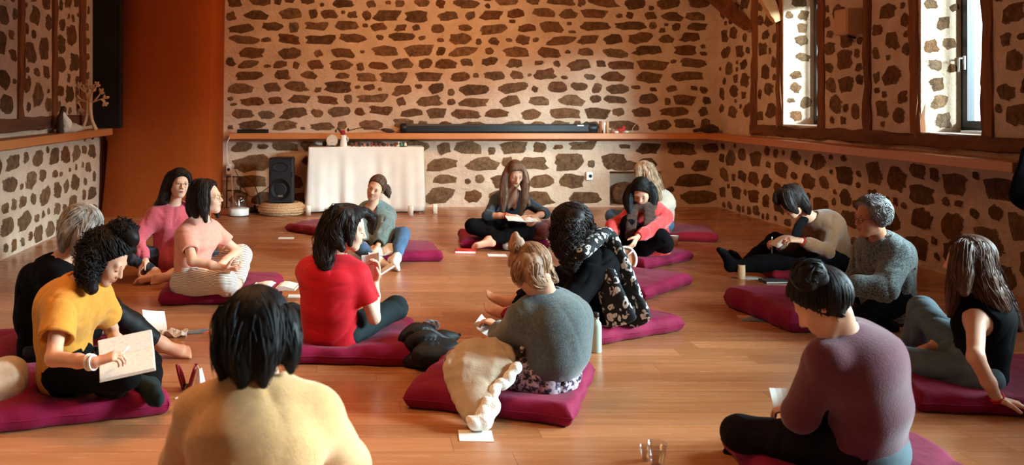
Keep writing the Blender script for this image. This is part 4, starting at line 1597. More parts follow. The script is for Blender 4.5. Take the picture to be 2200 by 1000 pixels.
# 1 apricot sweater, seen from behind, nearest the camera
Y = 2.62
H = W(552, 722, 2.64)
PP['apricot'] = person(dict(seed=101, label='person from behind in apricot sweater with black bob, nearest the camera', s=1.0,
    P=A(-.285, 2.60, .19), N=W(553, 824, 2.60), H=H, front=(.02, 1), face=(.1, 1, -.25), slouch=.05, face_on=False, hf=.009, hh=.01, hb=.016, wide=1.06, shfwd=.02,
    armL=arm(A(-.60, 2.75, .38), A(-.42, 2.98, .30), n=(.3, 0, -1)), armR=arm(A(.02, 2.75, .38), A(-.12, 2.98, .30), n=(0, 0, -1)),
    legL=leg(A(-.75, 2.95, .28), A(-.25, 3.0, .14), (.9, .2, 0), sock=M['black_cloth']), legR=leg(A(.2, 2.95, .28), A(-.3, 2.88, .14), (-.9, .2, 0), sock=M['black_cloth']),
    top=dict(m=M['apricot_wool'], i=.022, sleeve='long', sr=(.076, .072), cuff=.04, len=.14, amp=.0035, fs=9, nr=.066), bottom=dict(m=M['navy_cloth']),
    hair=dict(m=M['hair_black'], thick=.022, ncap=110, h=.008, plane=(0, 1, -.35), pc=.045, chains=[
        ([W(500, 690, 2.64), W(484, 750, 2.60), W(478, 815, 2.58)], [.05, .036, .014], 46, .012, 1),
        ([W(530, 690, 2.58), W(520, 760, 2.54), W(520, 828, 2.53)], [.055, .045, .016], 50, .012, 1),
        ([W(570, 690, 2.58), W(574, 750, 2.54), W(566, 826, 2.53)], [.055, .042, .014], 50, .012, 1),
        ([W(600, 690, 2.62), W(618, 740, 2.58), W(624, 796, 2.57)], [.05, .034, .012], 46, .012, 1)])))

# 2 mustard blouse, writing
H = W(231, 556, 4.46)
PP['mustard'] = person(dict(seed=102, label='woman in mustard blouse bent over an open notebook she is writing in', s=.97,
    P=A(-1.415, 4.52, .185), N=W(168, 606, 4.46), H=H, front=(.95, -.3), hipfront=(1, .1), face=(.78, -.20, -.62), up=(.62, -.1, .78), slouch=.045, shfwd=.02, skin=M['skin'], hf=.0042, hh=.0045,
    armR=arm(W(88, 776, 4.16), W(204, 780, 4.04), (.86, .12, .30), (.1, .3, -1), .75, th=.5), armL=arm(W(250, 735, 4.9), W(252, 742, 4.55), (.9, -.35, .05), (0, -.3, -1), .5),
    legR=leg(W(345, 838, 4.30), W(215, 850, 4.52), (-.7, .6, -.1), sock=M['navy_cloth']), legL=leg(W(345, 770, 4.95), W(325, 832, 4.45), (.6, -.6, -.2), sock=M['dark_teal']),
    top=dict(name='blouse', m=M['mustard_linen'], i=.024, sleeve='short', sr=(.076, .088), cuff=.084, len=.13, amp=.004, fs=13, opend=.02, nr=.07), bottom=dict(m=M['black_cloth'], i=.016),
    hair=dict(m=M['hair_black'], curly=True, thick=.030, ncap=150, plane=(0, .85, -.5), pc=.018, napez=-.12, chains=[
        ([W(280, 512, 4.44), W(262, 500, 4.46), W(240, 508, 4.47)], [.05, .06, .05], 60, .02, 3),
        ([W(240, 512, 4.45), W(205, 530, 4.46), W(185, 575, 4.44)], [.055, .07, .06], 70, .022, 4),
        ([W(215, 540, 4.40), W(190, 575, 4.37), W(195, 620, 4.35)], [.05, .055, .035], 60, .02, 4)])))
band(PP['mustard'], 'R', .97, M['white_ceramic'], 'bracelet', .031, 4)
band(PP['mustard'], 'L', .94, M['red_thread'], 'bracelet', .03, 1)
q = PP['mustard']
m = MB().lathe([(.010, -.0015), (.0135, 0), (.010, .0015)], q['L'](.088, -.006, -.047), 12, np.stack([q['R'][:, 1], q['R'][:, 2], q['R'][:, 0]], 1))
part('earring', m, M['metal'], q['root'])

# 3 grey haired person in black
H = W(176, 494, 5.12)
PP['grey_hair'] = person(dict(seed=103, label='grey haired person in black with one knee raised and a bare foot', s=.98,
    P=W(98, 742, 5.16), N=W(122, 562, 5.10), H=H, front=(.85, .5), hipfront=(1, .05), face=(.75, .55, -.35), up=(.4, .3, .85), slouch=.06, face_on=False, hf=.007,
    armR=arm(W(120, 690, 4.9), W(215, 712, 5.1), (.9, .1, -.2), n=(0, 0, -1)), armL=arm(W(200, 640, 5.6), W(228, 690, 5.5)),
    legR=leg(W(236, 612, 5.22), W(347, 738, 5.38), (.96, -.12, -.08), bare=True), legL=leg(W(250, 715, 5.6), W(300, 748, 5.75), (.95, -.3, -.05), bare=True),
    top=dict(m=M['black_cloth'], i=.024, sr=(.072, .06), len=.12, amp=.006), bottom=dict(m=M['black_velvet'], i=.02, amp=.006, len=.9),
    hair=dict(m=M['hair_grey'], thick=.026, ncap=110, plane=(0, .9, -.5), pc=.03, napez=-.12, chains=[
        ([W(170, 470, 5.05), W(145, 495, 5.04), W(135, 535, 5.06)], [.055, .05, .025], 46, .012, 1.5),
        ([W(190, 470, 5.08), W(178, 510, 5.02), W(160, 545, 5.04)], [.055, .05, .022], 46, .012, 1.5),
        ([W(200, 475, 5.18), W(205, 510, 5.12), W(195, 535, 5.10)], [.05, .045, .02], 40, .012, 1.5)])))

# 4 pink sweater and glasses
H = W(386, 394, 7.84)
PP['pink'] = person(dict(seed=104, label='woman in pink wool sweater and round glasses, back against the ochre chimney', s=.97,
    P=W(372, 556, 7.92), N=W(372, 440, 7.90), H=H, front=(.35, -.94), face=(.42, -.9, -.05), up=(.12, 0, 1), slouch=.03, eyes='open', glasses=M['gold_rim'], skin=M['skin_pale'], hf=.005,
    armR=arm(W(300, 515, 7.75), W(314, 562, 7.62), (-.5, -.5, -.7), (.6, 0, -.6), .5), armL=arm(W(430, 510, 7.8), W(418, 578, 7.5), (0, -.3, -.9)),
    legR=leg(W(286, 596, 7.35), W(334, 586, 7.60), (-.92, -.25, -.05), bare=True), legL=leg(W(440, 570, 7.40), W(372, 588, 7.42), (-.9, -.1, -.1), bare=True),
    top=dict(m=M['pink_wool'], i=.028, sr=(.08, .07), cuff=.042, len=.10, amp=.008, fs=14), bottom=dict(m=M['plaid'], i=.004),
    hair=dict(m=M['hair_dark'], thick=.014, whorl=(0, .1, 1), plane=(0, .85, -.5), pc=.026, chains=[
        ([W(368, 378, 7.84), W(357, 405, 7.84), W(350, 430, 7.84), W(338, 440, 7.90)], [.04, .045, .045, .03], 44),
        ([W(378, 376, 7.93), W(372, 410, 7.96), W(366, 440, 7.98)], [.05, .05, .03], 30),
        ([W(401, 378, 7.86), W(407, 405, 7.88), W(408, 440, 7.86)], [.035, .032, .018], 30)])))

# 5 peach T-shirt and striped trousers
H = W(447, 425, 6.95)
PP['peach'] = person(dict(seed=105, label='woman in peach T-shirt and striped trousers sitting cross-legged in profile, wearing glasses', s=.98,
    P=W(410, 604, 6.97), N=W(432, 474, 6.96), H=H, front=(.9, -.42), hipfront=(.95, -.3), face=(.97, -.2, .06), slouch=.02, glasses=M['gold_rim'], skin=M['skin_pale'], wide=1.06, hf=.0046, hh=.005,
    armR=arm(W(428, 562, 6.62), W(482, 576, 6.58), (.95, -.05, -.1), (0, .5, .85), .8, th=.9), armL=arm(W(494, 540, 7.1), W(470, 572, 6.95), (-.5, -.6, -.3)),
    legR=leg(W(492, 606, 6.68), W(492, 624, 7.02), (.6, .6, -.1), bare=True), legL=leg(W(530, 560, 7.2), W(508, 612, 6.92), (.3, -.85, -.2), bare=True),
    top=dict(name='t_shirt', m=M['peach_jersey'], i=.018, sleeve='short', sr=(.068, .066), cuff=.064, len=.09, amp=.005, fs=14), bottom=dict(m=M['striped_cotton'], i=.026, r=(.095, .078, .07, .055)),
    hair=dict(m=M['hair_brown'] if False else M['hair_dark'], thick=.022, ncap=100, plane=(0, .95, -.3), pc=.024, whorl=(0, -.1, 1), napez=-.1, chains=[
        ([W(428, 400, 6.90), W(418, 430, 6.86), W(420, 462, 6.82)], [.055, .055, .03], 50, .01, 1),
        ([W(438, 400, 6.86), W(436, 435, 6.82), W(442, 476, 6.79)], [.045, .045, .016], 44, .012, 1),
        ([W(430, 400, 7.0), W(415, 440, 6.98), W(412, 465, 6.95)], [.055, .055, .025], 40, .01, 1),
        ([W(455, 415, 7.04), W(462, 445, 7.02), W(468, 466, 6.95)], [.03, .03, .014], 26, .012, 1)])))
# the tattoo on the far upper arm is a darker patch of skin
# 6 red T-shirt
H = W(748, 491, 5.40)
PP['red'] = person(dict(seed=106, label='woman in bright red T-shirt with long dark wavy hair, seen from behind, holding papers', s=.99,
    P=W(712, 712, 5.46), N=W(716, 552, 5.44), H=H, front=(.42, .9), hipfront=(.3, .95), face=(.97, -.06, -.25), up=(.25, 0, 1), slouch=.05, skin=M['skin_pale'], hf=.0042, wide=1.08, hh=.0045,
    armR=arm(W(795, 672, 5.36), W(806, 606, 5.55), (.15, .2, .95), (-.7, -.3, .1), .7), armL=arm(W(648, 640, 5.66), W(735, 610, 5.9), (.7, -.3, .3)),
    legR=leg(W(866, 655, 5.74), W(760, 708, 5.92), (-.9, .2, -.1), bare=False), legL=leg(W(642, 680, 5.85), W(745, 700, 6.0), (.9, .0, -.1)),
    top=dict(name='t_shirt', m=M['red_jersey'], i=.020, sleeve='short', sr=(.066, .076), cuff=.07, len=.16, hem=.03, amp=.0045, fs=11), bottom=dict(m=M['dark_teal'], i=.012, r=(.088, .064, .056, .042)),
    hair=dict(m=M['hair_dark'], thick=.024, ncap=100, plane=(0, .95, -.32), pc=.034, whorl=(.2, -.1, 1), napez=-.1, chains=[
        ([W(735, 465, 5.33), W(722, 505, 5.30), W(735, 535, 5.27)], [.055, .05, .022], 46, .015, 2),
        ([W(725, 462, 5.36), W(702, 510, 5.33), W(698, 560, 5.31), W(706, 582, 5.31)], [.06, .062, .05, .02], 60, .015, 2.5),
        ([W(730, 462, 5.45), W(698, 510, 5.40), W(682, 550, 5.37)], [.06, .06, .03], 50, .015, 2.5),
        ([W(745, 458, 5.36), W(750, 490, 5.30), W(752, 526, 5.28)], [.04, .034, .016], 36, .015, 2),
        ([W(780, 455, 5.42), W(800, 470, 5.46), W(800, 500, 5.46)], [.025, .024, .012], 20, .012, 1.5)])))

# 7 grey-green shawl
H = W(808, 403, 8.86)
PP['shawl'] = person(dict(seed=107, label='woman wrapped in grey-green shawl with tied back hair, leaning in front of the table', s=.96,
    P=W(806, 512, 8.95), N=W(796, 447, 8.95), H=H, front=(-.1, -1), hipfront=(.1, -1), face=(-.34, -.9, -.22), up=(.42, 0, .9), slouch=.05, eyes='open', hf=.005, shtilt=.1,
    armR=arm(W(752, 500, 8.7), W(785, 528, 8.5), (.6, -.3, -.3), c=.7), armL=arm(W(838, 500, 8.7), W(812, 528, 8.45), (-.5, -.3, -.4)),
    legL=leg(W(868, 506, 8.55), W(852, 556, 8.28), (.3, -.9, -.15), sock=M['white_ceramic']), legR=leg(W(745, 520, 8.5), W(815, 560, 8.36), (.9, -.3, -.05), sock=M['white_ceramic']),
    top=dict(name='shawl', m=M['teal_shawl'], i=.03, sr=(.09, .085), cuff=.06, len=.14, amp=.012, fs=13, neck='deep'), bottom=dict(m=M['denim'], i=.014, len=.9),
    hair=dict(m=M['hair_brown'], tied=True, thick=.010, whorl=(-.2, -1, .2), plane=(0, .85, -.5), pc=.010, chains=[
        ([W(818, 396, 8.95), W(830, 408, 9.0), W(836, 424, 8.98)], [.04, .038, .016], 30, .014, 2)])))
q = PP['shawl']
part('jumper', (field_mesh([ecap(q['N'] - q['ax'] * .30, q['N'] - q['ax'] * .03, q['sh'], (.11, .085), (.09, .07), .03)], .011)), M['black_cloth'], q['root'])

# 8 long haired woman by the back wall
H = W(1107, 372, 9.52)
PP['long_hair'] = person(dict(seed=108, label='woman with very long straight brown hair writing cross-legged before the back wall', s=1.0,
    P=W(1088, 488, 9.68), N=W(1100, 413, 9.64), H=H, front=(.05, -1), face=(.10, -.86, -.5), slouch=.03, skin=M['skin'], hf=.0055, hh=.006,
    armR=arm(W(1030, 458, 9.55), W(1092, 464, 9.28), (.95, -.2, .0), (0, -.2, -1), .7), armL=arm(W(1164, 448, 9.6), W(1150, 466, 9.28), (-.3, -.6, -.3), (-.6, 0, -.5), .6),
    legR=leg(W(1008, 486, 9.36), W(1095, 520, 9.28), (.96, -.15, -.05), sock=M['linen']), legL=leg(W(1165, 490, 9.36), W(1050, 516, 9.22), (-.95, 0, -.05), bare=True),
    top=dict(name='cardigan', m=M['slate_jersey'], i=.012, sleeve='3/4', sr=(.058, .05), cuff=.044, len=.10, amp=.004, neck='deep'), bottom=dict(m=M['black_cloth'], i=.018, r=(.092, .07, .066, .052)),
    hair=dict(m=M['hair_long_brown'], tied=True, thick=.012, whorl=(-.15, .3, .9), plane=(0, .85, -.5), pc=.022, ncap=90, chains=[
        ([W(1091, 360, 9.52), W(1084, 390, 9.50), W(1082, 425, 9.46), W(1080, 455, 9.44)], [.03, .036, .045, .022], 50),
        ([W(1096, 358, 9.56), W(1089, 400, 9.62), W(1088, 430, 9.52)], [.04, .045, .025], 30),
        ([W(1122, 360, 9.52), W(1130, 390, 9.50), W(1126, 425, 9.44), W(1120, 462, 9.42)], [.028, .032, .04, .02], 50),
        ([W(1118, 358, 9.56), W(1126, 400, 9.60), W(1136, 440, 9.50)], [.035, .035, .02], 30)])))
band(PP['long_hair'], 'R', .93, M['red_thread'], 'bracelet', .03, 2)
q = PP['long_hair']
part('vest_top', (field_mesh([ecap(q['P'] + q['ax'] * .1, q['N'] - q['ax'] * .16, q['sh'], (.135, .105), (.12, .092), .03)], .011)), M['black_cloth'], q['root'])

# 9 grey wool sweater with top knot
H = W(1142, 580, 4.57)
PP['grey_wool'] = person(dict(seed=109, label='woman in grey wool sweater with a blond topknot, seen from behind, bent forward', s=.99,
    P=W(1182, 808, 4.64), N=W(1176, 636, 4.60), H=H, front=(-.55, .83), hipfront=(-.8, .6), face=(-.62, .45, -.64), up=(-.45, .3, .84), slouch=.075, face_on=False, hf=.006, wide=1.1, hh=.006, shfwd=.01,
    armL=arm(W(1070, 770, 4.68), W(1075, 705, 4.95), (-.5, .5, .2), c=.6), armR=arm(W(1278, 760, 4.85), W(1130, 735, 5.12), (-.8, .1, .2)),
    legL=leg(W(992, 780, 4.62), W(985, 830, 4.95), (-.8, .4, -.1), sock=M['black_cloth']), legR=leg(W(1080, 760, 5.15), W(975, 800, 5.1), (-.8, -.4, -.1), sock=M['black_cloth']),
    top=dict(m=M['grey_wool'], i=.024, sr=(.07, .072), cuff=.05, len=-.035, hem=-.05, amp=.0035, fs=8, nr=.066), bottom=dict(name='skirt', m=M['floral'], i=.028, amp=.008),
    hair=dict(m=M['hair_mixed'], tied=True, thick=.014, whorl=(0, -.35, 1), plane=(0, .9, -.4), pc=.028, napez=-.1, ncap=100, chains=[
        ([W(1128, 550, 4.57), W(1116, 538, 4.57), W(1108, 527, 4.57), W(1118, 518, 4.57)], [.026, .032, .030, .014], 46, .012, 2), ([W(1112, 524, 4.57), W(1107, 512, 4.57), W(1108, 500, 4.57)], [.016, .012, .005], 12, .01, 1),
        ([W(1160, 560, 4.55), W(1178, 590, 4.55), W(1196, 604, 4.56)], [.05, .032, .012], 36, .01, 1),
        ([W(1140, 565, 4.50), W(1150, 600, 4.48), W(1172, 615, 4.50)], [.05, .042, .016], 36, .01, 1),
        ([W(1125, 560, 4.50), W(1112, 590, 4.50), W(1118, 612, 4.50)], [.035, .028, .012], 26, .01, 1)])))

# 10 black shawl and leopard scarf, curly hair
H = W(1228, 488, 5.92)
PP['curly'] = person(dict(seed=110, label='curly dark haired woman in black draped with a leopard print scarf', s=1.0,
    P=W(1300, 668, 6.0), N=W(1262, 552, 5.97), H=H, front=(-.9, .35), face=(-.85, .25, -.35), up=(-.3, 0, 1), slouch=.06, face_on=False, hf=.008,
    armL=arm(W(1230, 640, 5.75), W(1165, 660, 5.9), (-.9, .2, -.1)), armR=arm(W(1270, 640, 6.3), W(1180, 650, 6.3), (-.9, 0, -.1)),
    legL=leg(W(1195, 640, 6.1), W(1098, 672, 6.30), (-.80, .05, .42), u=(.35, -.5, .8), bare=True), legR=leg(W(1200, 622, 6.35), W(1100, 648, 6.44), (-.78, .10, .52), u=(.45, -.4, .8), bare=True),
    top=dict(name='shawl', m=M['black_cloth'], i=.035, sr=(.095, .085), cuff=.05, len=.13, amp=.008, fs=12), bottom=dict(m=M['black_cloth'], i=.02, len=.86),
    hair=dict(m=M['hair_dark'], curly=True, thick=.030, ncap=130, plane=(0, .9, -.4), pc=.05, napez=-.13, chains=[
        ([W(1235, 470, 5.85), W(1222, 515, 5.80), W(1226, 560, 5.78), W(1230, 580, 5.78)], [.07, .075, .06, .025], 70, .02, 5),
        ([W(1212, 470, 5.90), W(1200, 510, 5.88), W(1200, 548, 5.86)], [.06, .055, .025], 56, .02, 4.5),
        ([W(1250, 475, 5.92), W(1262, 505, 5.92), W(1258, 540, 5.86)], [.06, .05, .03], 50, .02, 4)])))
q = PP['curly']
sc_pts = [W(1240, 548, 5.74), W(1268, 520, 5.86), W(1290, 505, 6.02), W(1318, 560, 5.93), W(1342, 625, 5.86), W(1368, 690, 5.80)]
pr = []
cp = catmull(sc_pts, 22)
for i in range(21):
    t = i / 20
    wv = .075 + .035 * t
    pr.append(ecap(cp[i], cp[i + 1], A(.55, -.75, .2), (wv, .036), (wv + .002, .036), .03))
pr.append(ecap(W(1300, 590, 5.78), W(1335, 690, 5.70), A(.8, -.5, 0), (.07, .03), (.10, .03), .04))
part('scarf', field_mesh(pr, .009, disp=folds(7, .008, 20, (1, 1, .35))), M['leopard'], q['root'], 'black scarf with white leopard print')

# 11 coral red jacket
H = W(1377, 412, 8.40)
PP['coral'] = person(dict(seed=111, label='woman in coral red fleece jacket with long dark hair reaching for the hoop', s=.98,
    P=W(1402, 524, 8.62), N=W(1388, 446, 8.52), H=H, front=(-.35, -.94), face=(-.30, -.72, -.62), up=(-.1, -.4, .9), slouch=.06, hf=.005, hh=.006,
    armR=arm(W(1290, 482, 8.5), W(1312, 518, 8.25), (.3, -.3, -.85), c=.4), armL=arm(W(1434, 506, 8.3), W(1362, 514, 8.06), (-.5, -.3, -.8), (-.6, .2, -.3), .5),
    legL=leg(W(1396, 522, 8.18), W(1350, 560, 8.42), (-.8, -.3, -.1)), legR=leg(W(1316, 506, 8.35), W(1345, 548, 8.6), (.7, -.5, -.1)),
    top=dict(name='jacket', m=M['coral_fleece'], i=.02, sr=(.066, .058), cuff=.038, len=.15, hem=.03, amp=.006, fs=17, nr=.08), bottom=dict(m=M['black_cloth'], i=.016),
    hair=dict(m=M['hair_black'], thick=.014, whorl=(.1, .4, .9), plane=(0, .85, -.5), pc=.022, chains=[
        ([W(1358, 405, 8.42), W(1350, 430, 8.40), W(1352, 458, 8.36)], [.04, .05, .025], 40),
        ([W(1396, 402, 8.44), W(1402, 425, 8.44), W(1402, 450, 8.40)], [.045, .05, .025], 44),
        ([W(1384, 398, 8.5), W(1390, 430, 8.58), W(1385, 455, 8.56)], [.05, .05, .03], 30)])))
q = PP['coral']
pr = []
for pts in ([W(1362, 446, 8.38), W(1357, 475, 8.34), W(1353, 514, 8.30)], [W(1396, 446, 8.38), W(1394, 478, 8.30), W(1388, 516, 8.26)]):
    cp = catmull(pts, 8)
    for i in range(7):
        pr.append(ecap(cp[i], cp[i + 1], A(1, .2, 0), (.046, .012), (.046, .012), .02))
pr.append(cone(W(1366, 442, 8.40), W(1402, 444, 8.42), .036, .036, .03))
part('scarf', field_mesh(pr, .010, disp=folds(17, .006, 30, (1, 1, .3))), M['brown_scarf'], q['root'], 'brown wool scarf')

# 12 blond person behind
H = W(1384, 373, 10.05)
PP['blond'] = person(dict(seed=112, label='blond person in pale knit with long wavy hair, behind the coral red jacket', s=.98,
    P=W(1412, 480, 10.1), N=W(1406, 418, 10.1), H=H, front=(-.75, -.65), face=(-.80, -.45, -.42), up=(-.2, 0, 1), slouch=.05, hf=.006, brow=M['brow_blond'],
    armL=arm(W(1400, 460, 9.85), W(1340, 478, 9.8), (-.8, -.2, -.1)), armR=arm(W(1370, 460, 10.3), W(1330, 476, 10.05), (-.6, -.5, -.1)),
    legL=leg(W(1340, 480, 9.72), W(1390, 500, 9.7), (.7, -.2, -.1)), legR=leg(W(1335, 468, 10.25), W(1350, 492, 9.9), (-.6, -.6, -.1)),
    top=dict(m=M['cream_knit'], i=.028, sr=(.078, .068), cuff=.042, len=.10, amp=.006), bottom=dict(m=M['denim'], i=.014),
    hair=dict(m=M['hair_blond'], thick=.018, ncap=90, whorl=(.1, .2, 1), plane=(0, .85, -.5), pc=.02, chains=[
        ([W(1386, 360, 9.98), W(1396, 385, 9.95), W(1408, 410, 9.94), W(1418, 440, 9.95)], [.05, .055, .06, .03], 50, .015, 2),
        ([W(1392, 360, 10.08), W(1408, 390, 10.08), W(1422, 425, 10.08)], [.055, .06, .03], 44, .015, 2),
        ([W(1374, 362, 9.98), W(1372, 385, 9.96), W(1378, 405, 9.96)], [.03, .03, .014], 24, .012, 1)])))

# 13 brown cardigan, leg stretched out
H = W(1702, 433, 7.80)
PP['cardigan'] = person(dict(seed=113, label='dark haired person in brown cardigan writing with one leg stretched out, beside the wall', s=1.0,
    P=W(1780, 560, 7.88), N=W(1748, 468, 7.88), H=H, front=(-.95, -.25), face=(-.78, -.22, -.58), up=(-.5, 0, .85), slouch=.085, hf=.006, hh=.006,
    armL=arm(W(1786, 524, 7.62), W(1722, 518, 7.5), (-.9, .2, .1), (0, .4, -1), .6), armR=arm(W(1740, 525, 8.25), W(1674, 522, 7.95), (-.7, -.3, .1), c=.8),
    legL=leg(W(1668, 552, 7.75), W(1556, 574, 7.85), (-.75, -.05, .55), u=(-.5, 0, -.8), sock=M['black_cloth']), legR=leg(W(1688, 550, 8.15), W(1590, 578, 8.3), (-.7, 0, .6), u=(-.5, 0, -.8), sock=M['black_cloth']),
    top=dict(name='cardigan', m=M['brown_cardigan'], i=.024, sr=(.07, .056), cuff=.038, len=.12, amp=.005, fs=15), bottom=dict(m=M['black_cloth'], i=.018, r=(.094, .07, .062, .046)),
    hair=dict(m=M['hair_dark'], thick=.022, ncap=90, plane=(0, .98, -.2), pc=.05, whorl=(0, -.1, 1), napez=-.1, chains=[
        ([W(1690, 418, 7.72), W(1696, 440, 7.69), W(1712, 456, 7.69)], [.05, .05, .02], 40),
        ([W(1675, 415, 7.78), W(1668, 430, 7.76), W(1672, 438, 7.76)], [.035, .03, .018], 24),
        ([W(1715, 420, 7.76), W(1730, 440, 7.74), W(1738, 458, 7.76)], [.05, .045, .02], 36)])))
band(PP['cardigan'], 'L', .97, M['red_thread'], 'bracelet', .034, 1)
q = PP['cardigan']
pr = []
cp = catmull([W(1724, 476, 7.80), W(1714, 492, 7.76), W(1710, 510, 7.72)], 8)
for i in range(7):
    pr.append(ecap(cp[i], cp[i + 1], A(1, .25, 0), (.034, .014), (.034, .014), .02))
pr.append(cone(W(1728, 472, 7.82), W(1738, 466, 7.9), .03, .03, .03))
part('scarf', field_mesh(pr, .010, disp=folds(27, .004, 30, (1, 1, .3))), M['black_cloth'], q['root'], 'black scarf')

# 14 speckled knit, short curly hair
H = W(1872, 468, 6.05)
PP['speckled'] = person(dict(seed=114, label='short curly grey haired person in speckled knit cardigan and glasses, seen side on', s=1.0,
    P=W(1908, 640, 6.12), N=W(1892, 514, 6.10), H=H, base=.12, front=(-.95, -.12), face=(-.98, -.12, -.12), slouch=.03, glasses=M['dark_rim'], skin=M['skin_tan'], hf=.0048,
    armL=arm(W(1868, 624, 5.86), W(1805, 612, 5.95), (-.9, .1, .0), c=.5), armR=arm(W(1850, 620, 6.4), W(1800, 615, 6.2), (-.8, -.3, 0)),
    legL=leg(W(1760, 690, 5.92), W(1930, 700, 6.05), (.9, 0, -.3)), legR=leg(W(1760, 680, 6.3), W(1930, 695, 6.25), (.9, 0, -.3)),
    top=dict(name='cardigan', m=M['speckled_knit'], i=.032, sr=(.084, .076), cuff=.048, len=.15, hem=.04, amp=.007, fs=13), bottom=dict(m=M['black_cloth'], i=.02),
    hair=dict(m=M['hair_salt'], curly=True, thick=.022, ncap=150, plane=(0, .95, -.35), pc=.018, napez=-.07, chains=[
        ([W(1882, 446, 6.0), W(1892, 460, 5.98), W(1894, 474, 6.0)], [.05, .055, .04], 50, .02, 3),
        ([W(1868, 440, 6.05), W(1884, 438, 6.05), W(1900, 452, 6.08)], [.045, .05, .045], 50, .02, 3)])))

# 15 plum sweater with a bun
H = W(1766, 652, 3.46)
PP['plum'] = person(dict(seed=115, label='person in plum wool sweater with dark hair in a bun, seen from behind', s=1.0,
    P=W(1858, 960, 3.56), N=W(1812, 708, 3.51), H=H, front=(-.6, .8), face=(-.62, .42, -.64), up=(-.35, .3, .88), slouch=.06, face_on=False, hf=.006, wide=1.12, hh=.006,
    armL=arm(W(1716, 905, 3.62), W(1728, 895, 3.74), (-.6, .6, .1), c=.7), armR=arm(W(1945, 910, 3.85), W(1800, 890, 3.98), (-.8, .1, .1)),
    legL=leg(W(1602, 925, 3.66), W(1700, 985, 3.95), (.5, .5, -.1), sock=M['black_cloth']), legR=leg(W(1760, 900, 4.3), W(1650, 960, 3.95), (-.8, -.3, -.1), sock=M['black_cloth']),
    top=dict(m=M['plum_wool'], i=.018, sr=(.068, .062), cuff=.042, len=.05, hem=-.03, amp=.0032, fs=8, nr=.056), bottom=dict(m=M['aubergine_cloth'], i=.018),
    hair=dict(m=M['hair_dark'], tied=True, thick=.017, ncap=120, whorl=(0, -.55, .85), plane=(0, .85, -.45), pc=.026, napez=-.075, chains=[
        ([W(1738, 612, 3.40), W(1726, 594, 3.40), W(1744, 582, 3.40), W(1758, 600, 3.40)], [.03, .042, .042, .028], 50, .01, 2),
        ([W(1790, 668, 3.40), W(1808, 690, 3.42), W(1820, 704, 3.43)], [.03, .018, .006], 20, .01, 1)])))
q = PP['plum']
part('waistband', field_mesh([ecap(q['P'] - q['ax'] * .02, q['P'] + q['ax'] * .055, q['hleft'], (.186, .148), (.176, .14), .01), plane(q['P'] + q['ax'] * .05, q['ax'], .3), plane(q['P'] - q['ax'] * .06, -q['ax'], .3)], .012), M['pale_denim'], q['root'], 'pale denim waistband')

# 16 black tank top, long loose hair
H = W(2082, 562, 4.72)
PP['tank'] = person(dict(seed=116, label='person in black tank top with long loose hair leaning back on one hand', s=1.0,
    P=W(2098, 800, 4.72), N=W(2102, 634, 4.70), H=H, front=(-.8, .6), hipfront=(-.9, .4), face=(-.78, .60, -.12), slouch=.03, face_on=False, hf=.006, skin=M['skin'],
    armL=arm(W(2100, 762, 4.42), W(2142, 858, 4.42), (.85, -.35, -.15), (0, 0, -1), .25, th=.1), armR=arm(W(2040, 760, 5.1), W(1985, 752, 4.95), (-.8, -.1, -.1)),
    legL=leg(W(1975, 772, 4.72), W(1960, 820, 5.1), (-.9, .2, -.1)), legR=leg(W(1984, 706, 5.15), W(1950, 790, 5.3), (-.9, .1, -.2)),
    top=dict(name='tank_top', m=M['black_cloth'], i=.014, sleeve='none', len=.10, amp=.005, nr=.07), bottom=dict(m=M['pale_denim'], i=.014, len=.9),
    hair=dict(m=M['hair_long_brown'] if False else M['hair_brown'], thick=.016, ncap=100, plane=(0, .95, -.3), pc=.045, whorl=(0, .1, 1), napez=-.1, chains=[
        ([W(2070, 540, 4.64), W(2068, 590, 4.60), W(2072, 630, 4.56)], [.05, .05, .02], 44, .008, 1),
        ([W(2095, 540, 4.66), W(2112, 600, 4.60), W(2140, 660, 4.60), W(2168, 712, 4.62)], [.06, .06, .055, .02], 60, .012, 2),
        ([W(2098, 540, 4.74), W(2125, 600, 4.72), W(2160, 660, 4.72), W(2190, 706, 4.72)], [.06, .06, .05, .02], 60, .012, 2),
        ([W(2060, 540, 4.70), W(2052, 590, 4.68), W(2046, 640, 4.66), W(2040, 680, 4.68)], [.035, .03, .028, .012], 30, .008, 1)])))
band(PP['tank'], 'L', .99, M['red_thread'], 'bracelet', .031, 2)
for w_ in WARN:
    print('WARN', w_)
# ------------------------------------------------------------------ things on the floor
def sheet(name, c, yaw, sx, sy, m, label, cat, group=None, th=.003, curl=.0, z=0.0, tilt=None):
    """a slightly curved sheet of paper lying at c"""
    c = np.asarray(c, float)
    n = 6
    R = rotz(yaw) if tilt is None else tilt
    P, Q = [], []
    for i in range(n):
        a = i / (n - 1) * 2 - 1
        zc = curl * a * a
        for b in (-1, 1):
            P.append(R @ A(a * sx / 2, b * sy / 2, zc + th) + c)
    for i in range(n):
        a = i / (n - 1) * 2 - 1
        for b in (-1, 1):
            P.append(R @ A(a * sx / 2, b * sy / 2, curl * a * a) + c)
    mb = MB()
    F_ = []
    for i in range(n - 1):
        k = i * 2
        F_ += [(k, k + 2, k + 3, k + 1), (2 * n + k, 2 * n + k + 1, 2 * n + k + 3, 2 * n + k + 2), (k, 2 * n + k, 2 * n + k + 2, k + 2), (k + 1, k + 3, 2 * n + k + 3, 2 * n + k + 1)]
    F_ += [(0, 1, 2 * n + 1, 2 * n), (2 * n - 2, 4 * n - 2, 4 * n - 1, 2 * n - 1)]
    mb.add(P, F_, False)
    return solo(name, mb, m, c, label, cat, group)

